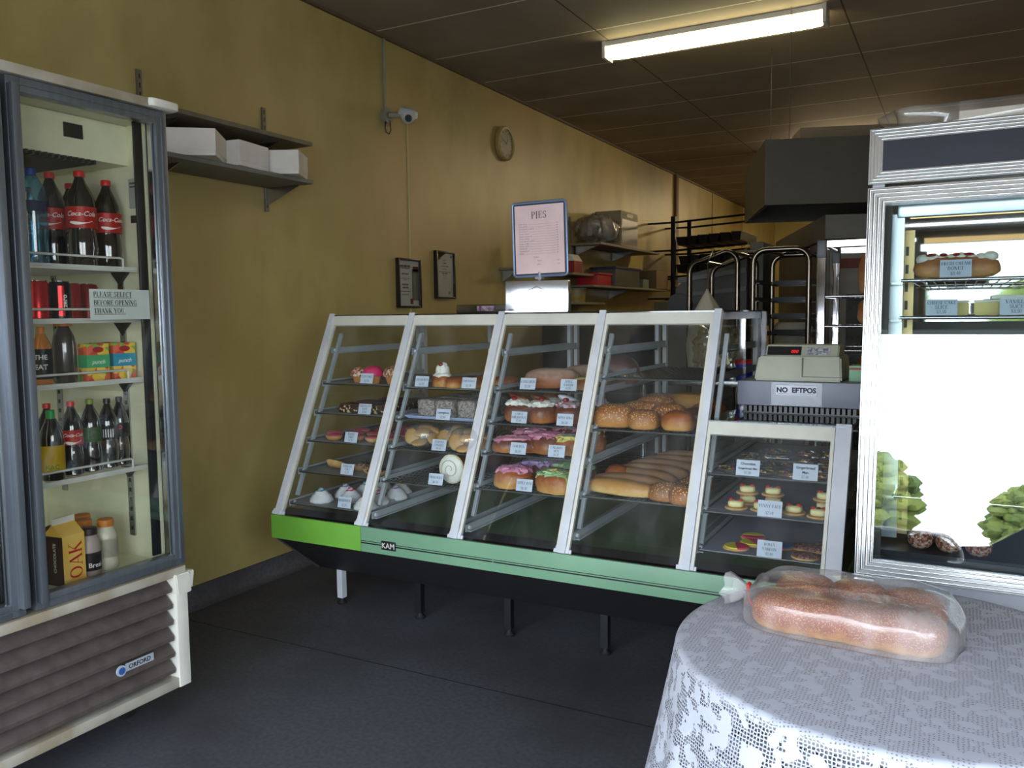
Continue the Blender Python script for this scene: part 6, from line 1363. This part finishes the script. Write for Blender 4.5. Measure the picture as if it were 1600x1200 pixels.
bm = B(); box(bm, (-.25, -.3, 0), (.25, .3, 1.5), bev=.01); single('steel_cupboard', bm, mat('dull steel cupboard', (112, 108, 98), .5, .2), 'dull grey cupboard by the left wall below the tin rack', 'cupboard', (.95, 7.9, 0))
bm = B(); box(bm, (-.3, -1.3, 0), (.3, 1.3, 1.42), bev=.01); single('storage_cabinet', bm, mat('dark brown cabinet', (62, 54, 44), .6), 'dark brown cabinet along the left wall under the rear shelves', 'cabinet', (.32, 7.9, 0))
# flour sack hanging from a hook
bm = B(); lathe(bm, [(.005, .22), (.012, .2), (.02, .19), (.06, .12), (.10, .05), (.12, -.1), (.10, -.3)], n=22)
for v in bm.verts:
    a = math.atan2(v.co.y, v.co.x); v.co.x *= 1+.12*math.sin(a*5); v.co.y *= 1+.12*math.sin(a*5)
fs = single('cloth_bag', bm, mat('calico cloth', (178, 172, 156), .8), 'cream cloth bag hanging by its tied neck behind the counter', 'bag', (1.985, 4.70, 1.31)); 
bm = B(); tube(bm, [(0, 0, .2), (.006, 0, .28), (-.004, .02, .36), (.0, .10, .43), (.0, .15, .45), (0, .165, .42)], .003, 6); obj('hook_wire', bm, STEEL, fs)

# tray racks
def hooprack(name, label, x0, x1, y0, y1, zt, m=CHROME, rails=0, kink=0, zb=.1):
    t = thing(name, label, 'rack', ((x0+x1)/2, (y0+y1)/2, 0)); r = .016
    for y, nm_ in ((y0, 'front_hoop'), (y1, 'rear_hoop')):
        pts = [(x0, y, zb)]; 
        for k in range(6): a = PI-k*PI/10; pts.append((x0+.07+math.cos(a)*.07, y, zt-kink-.07+math.sin(a)*.07))
        for k in range(6): a = PI/2-k*PI/10; pts.append((x1-.07+math.cos(a)*.07, y, zt-.07+math.sin(a)*.07))
        pts.append((x1, y, zb)); bm = B(); tube(bm, pts, r, 12); obj(nm_, bm, m, t)
    for x, z in ((x0+.06, zt-kink), (x1-.05, zt)):
        bm = B(); cyl(bm, (x, y0, z), (x, y1, z), .012, n=10); obj('top_rail', bm, m, t)
    for i in range(rails):
        z = zt-.17-i*.098
        for x, s in ((x0, 1), (x1, -1)):
            bm = B(); box(bm, (min(x, x+s*.035), y0, z-.0125), (max(x, x+s*.035), y1, z-.009)); box(bm, (x-.003, y0, z-.0125), (x+.003, y1, z+.012)); obj('tray_runner', bm, DSTEEL, t, smooth=False)
        bm = B(); box(bm, (x0, y1-.012, z-.018), (x1, y1, z+.018)); obj('back_bar', bm, TIN, t, smooth=False)
    for x in (x0, x1):
        for y in (y0, y1):
            bm = B(); cyl(bm, (x, y-.015, .05), (x, y+.015, .05), .05, n=20); cyl(bm, (x, y, .05), (x, y, .14), .01, n=8); obj('castor', bm, RUBBER, t)
    return t
HOOPM = mat('chrome with painted brown reflections', (112, 104, 96), .22, 1, rgb2=(92, 84, 76), vs=3)  # chrome whose dark brown reflections are put into the base colour
hooprack('tray_rack', 'empty chrome hoop rack with kinked top behind the counter, left of three', 1.84, 2.12, 4.85, 5.35, 1.745, m=HOOPM, kink=.05)
rkB = hooprack('tray_rack', 'chrome tray rack with dark crossbars, middle of the three racks', 2.235, 2.53, 4.72, 5.25, 1.735, m=HOOPM, rails=10)
bm = B(); cyl(bm, (1.99, 5.45, 1.775), (2.42, 5.45, 1.78), .013); obj('cross_rail', bm, HOOPM, rkB)
for x in (2.29, 2.41):
    bm = B(); cyl(bm, (x, 5.25, 1.735), (x, 5.45, 1.778), .007, n=8); obj('rail_stay', bm, HOOPM, rkB)
t = thing('bread_cooling_rack', 'bright chrome rack with wire shelves beside the cake fridge, right of three', 'rack', (2.9, 4.75, 0))
for x in (2.63, 3.2):
    for y in (4.45, 5.0):
        bm = B(); box(bm, (x-.02, y-.015, .08), (x+.02, y+.015, 1.70), bev=.003); obj('upright_post', bm, CHROME, t)
        bm = B(); box(bm, (x-.023, y-.018, 1.66), (x+.023, y+.018, 1.75), bev=.008); obj('corner_joint', bm, DSTEEL, t)
        bm = B(); cyl(bm, (x, y-.015, .05), (x, y+.015, .05), .045, n=18); cyl(bm, (x, y, .05), (x, y, .1), .01, n=8); obj('castor', bm, RUBBER, t)
for y in (4.45, 5.0):
    bm = B(); box(bm, (2.655, y-.012, 1.715), (3.175, y+.012, 1.745)); obj('top_bar', bm, CHROME, t, smooth=False)
for x in (2.63, 3.2):
    bm = B(); cyl(bm, (x, 4.45, 1.73), (x, 5.0, 1.73), .016); obj('top_bar', bm, CHROME, t)
for z in (1.47, 1.32, 1.2, 1.02, .8, .5):
    bm = B()
    for y in (4.45, 5.0): cyl(bm, (2.63, y, z), (3.2, y, z), .005)
    for x in (2.63, 3.2): cyl(bm, (x, 4.45, z), (x, 5.0, z), .005)
    s_ = obj('wire_shelf', bm, CHROME, t); bm = B()
    for i in range(22): cyl(bm, (2.65+i*.0255, 4.45, z), (2.65+i*.0255, 5.0, z), .002, n=5)
    obj('wire_bars', bm, WIRE, s_)
for z, h, lb_ in ((1.475, .2, 'tall crusty loaf standing on the highest wire shelf of the chrome rack'), (1.325, .12, 'crusty loaf on the second wire shelf of the chrome rack'), (1.025, .14, 'crusty loaf low on the chrome rack behind the register')):
    roll('crusty_loaf', lb_, (2.87, 4.62, z+.006), (.085, .07, h*.62), crust('crusty loaf skin', (196, 150, 96), (150, 92, 52)), 0, None, power=2.8, seed=z, cat='loaf', flat=.75)
# hood and oven, both turned a little
HM = TR((2.235, 5.0, 0)) @ RZ(math.radians(19))
t = thing('extractor_hood', 'large grey extractor hood hanging over the oven', 'extractor hood', (2.7, 5.5, 2.0))
HOOD = mat('dull grey hood', (76, 68, 56), .55, 0)
bm = B(); hx, hd, h0, h1 = 1.45, 1.0, 2.01, 2.38
box(bm, (0, 0, h0), (hx, .02, h1), M=HM); box(bm, (0, .02, h0), (.02, hd, h1), M=HM); box(bm, (hx-.02, .02, h0), (hx, hd, h1), M=HM); box(bm, (.02, hd-.02, h0), (hx-.02, hd, h1), M=HM); box(bm, (.02, .02, h1-.02), (hx-.02, hd-.02, h1), M=HM)
obj('hood_shell', bm, HOOD, t, smooth=False)
bm = B(); box(bm, (.03, .03, h1-.10), (hx-.03, hd-.03, h1-.05), M=HM); obj('filter_panel', bm, BLACK, t, smooth=False)
bm = B(); box(bm, (.25, .35, h1), (1.3, .8, h1+.13), M=HM); obj('duct', bm, mat('dusty duct', (124, 108, 88), .6), t, smooth=False)
for hx_ in (.15,):
    for hy_ in (.12, .88):
        bm = B(); tube(bm, [HM @ Vector((hx_, hy_, h1)), HM @ Vector((hx_, hy_, ZC-.002))], .003, 6); obj('hanging_rod', bm, STEEL, t)
OM = TR((2.52, 5.5, 0)) @ RZ(math.radians(19))
t = thing('bakery_oven', 'big grey bakery oven with a projecting top under the hood', 'oven', (2.9, 6.0, 0))
bm = B(); box(bm, (.0, .06, .1), (1.3, 1.95, 1.84), M=OM, bev=.01); ob_ = obj('oven_body', bm, mat('warm grey oven', (118, 112, 104), .45, .1), t)
bm = B(); sheet(bm, [OM @ Vector(p) for p in ((-.02, 0, 1.84), (1.32, 0, 1.84), (1.32, 0, 1.985), (-.02, 0, 1.985))], OM.to_3x3() @ Vector((0, 2.0, 0))); obj('oven_top', bm, mat('warm grey oven', 0), t, smooth=False)
bm = B(); box(bm, (.02, .04, .3), (1.25, .06, 1.80), M=OM, bev=.004); dd = obj('oven_door', bm, mat('pale oven front', (138, 130, 122), .4, .2), t)
bm = B(); box(bm, (.12, .03, .5), (1.1, .04, 1.5), M=OM); obj('door_window', bm, mat('dark oven window', (34, 32, 32), .15), dd, smooth=False)
bm = B(); box(bm, (.05, .032, 1.66), (.2, .04, 1.72), M=OM); obj('maker_plate', bm, mat('faded red plate', (120, 60, 50), .5), dd, smooth=False)
# white jug-like drum and papers between the racks
t = thing('plastic_drum', 'off-white plastic drum behind the middle rack', 'drum', (2.33, 5.07, 0), world=False)
bm = B(); lathe(bm, [(.12, .8), (.125, .82), (.13, 1.2), (.12, 1.3), (.09, 1.33)], n=32); bmesh.ops.translate(bm, verts=bm.verts, vec=(-.0, .35, -.0)); obj('drum_body', bm, mat('off white drum', (168, 166, 156), .5), t)
bm = B(); lathe(bm, [(.1, 0), (.1, .8)], n=24); bmesh.ops.translate(bm, verts=bm.verts, vec=(-.0, .35, 0)); obj('drum_stand', bm, DSTEEL, t)
# tubs and crinkled bag on the back bench behind the case
t = thing('back_bench', 'stainless bench running behind the display case', 'bench', (2.0, 4.4, 0))
bm = B(); box(bm, (1.75, 4.12, 1.03), (2.5, 4.42, 1.06), bev=.003); obj('bench_top', bm, STEEL, t)
for x in (1.8, 2.45):
    for y in (4.16, 4.38):
        bm = B(); cyl(bm, (x, y, 0), (x, y, 1.03), .018); obj('leg', bm, STEEL, t)
BLU = mat('bright blue tub', (22, 44, 190), .4)
for x, y, lb_ in ((2.30, 4.24, 'blue tub with red lid behind the case end glass, left one'), (2.405, 4.24, 'blue tub with red lid beside the register, right one')):
    t = thing('lidded_tub', lb_, 'tub', (x, y, 1.061), world=False)
    bm = B(); lathe(bm, [(.04, 0), (.046, .08)], n=24); obj('tub_body', bm, BLU, t); bm = B(); lathe(bm, [(.049, .078), (.05, .095), (.045, .1)], n=24); obj('tub_lid', bm, RED, t)
bm = B(); blob(bm, (0, 0, .12), (.13, .08, .15), 40, 24, amp=.4, nscale=5, flat=.8, power=2.5); single('cellophane_bag', bm, glassmat('crinkled cellophane', tint=(.86, .82, .7), r0=.2, rough=.08, smear=.25, smear_col=(.8, .74, .55)), 'crinkled cellophane bag glinting behind the case end glass', 'bag', (2.17, 4.27, 1.061))
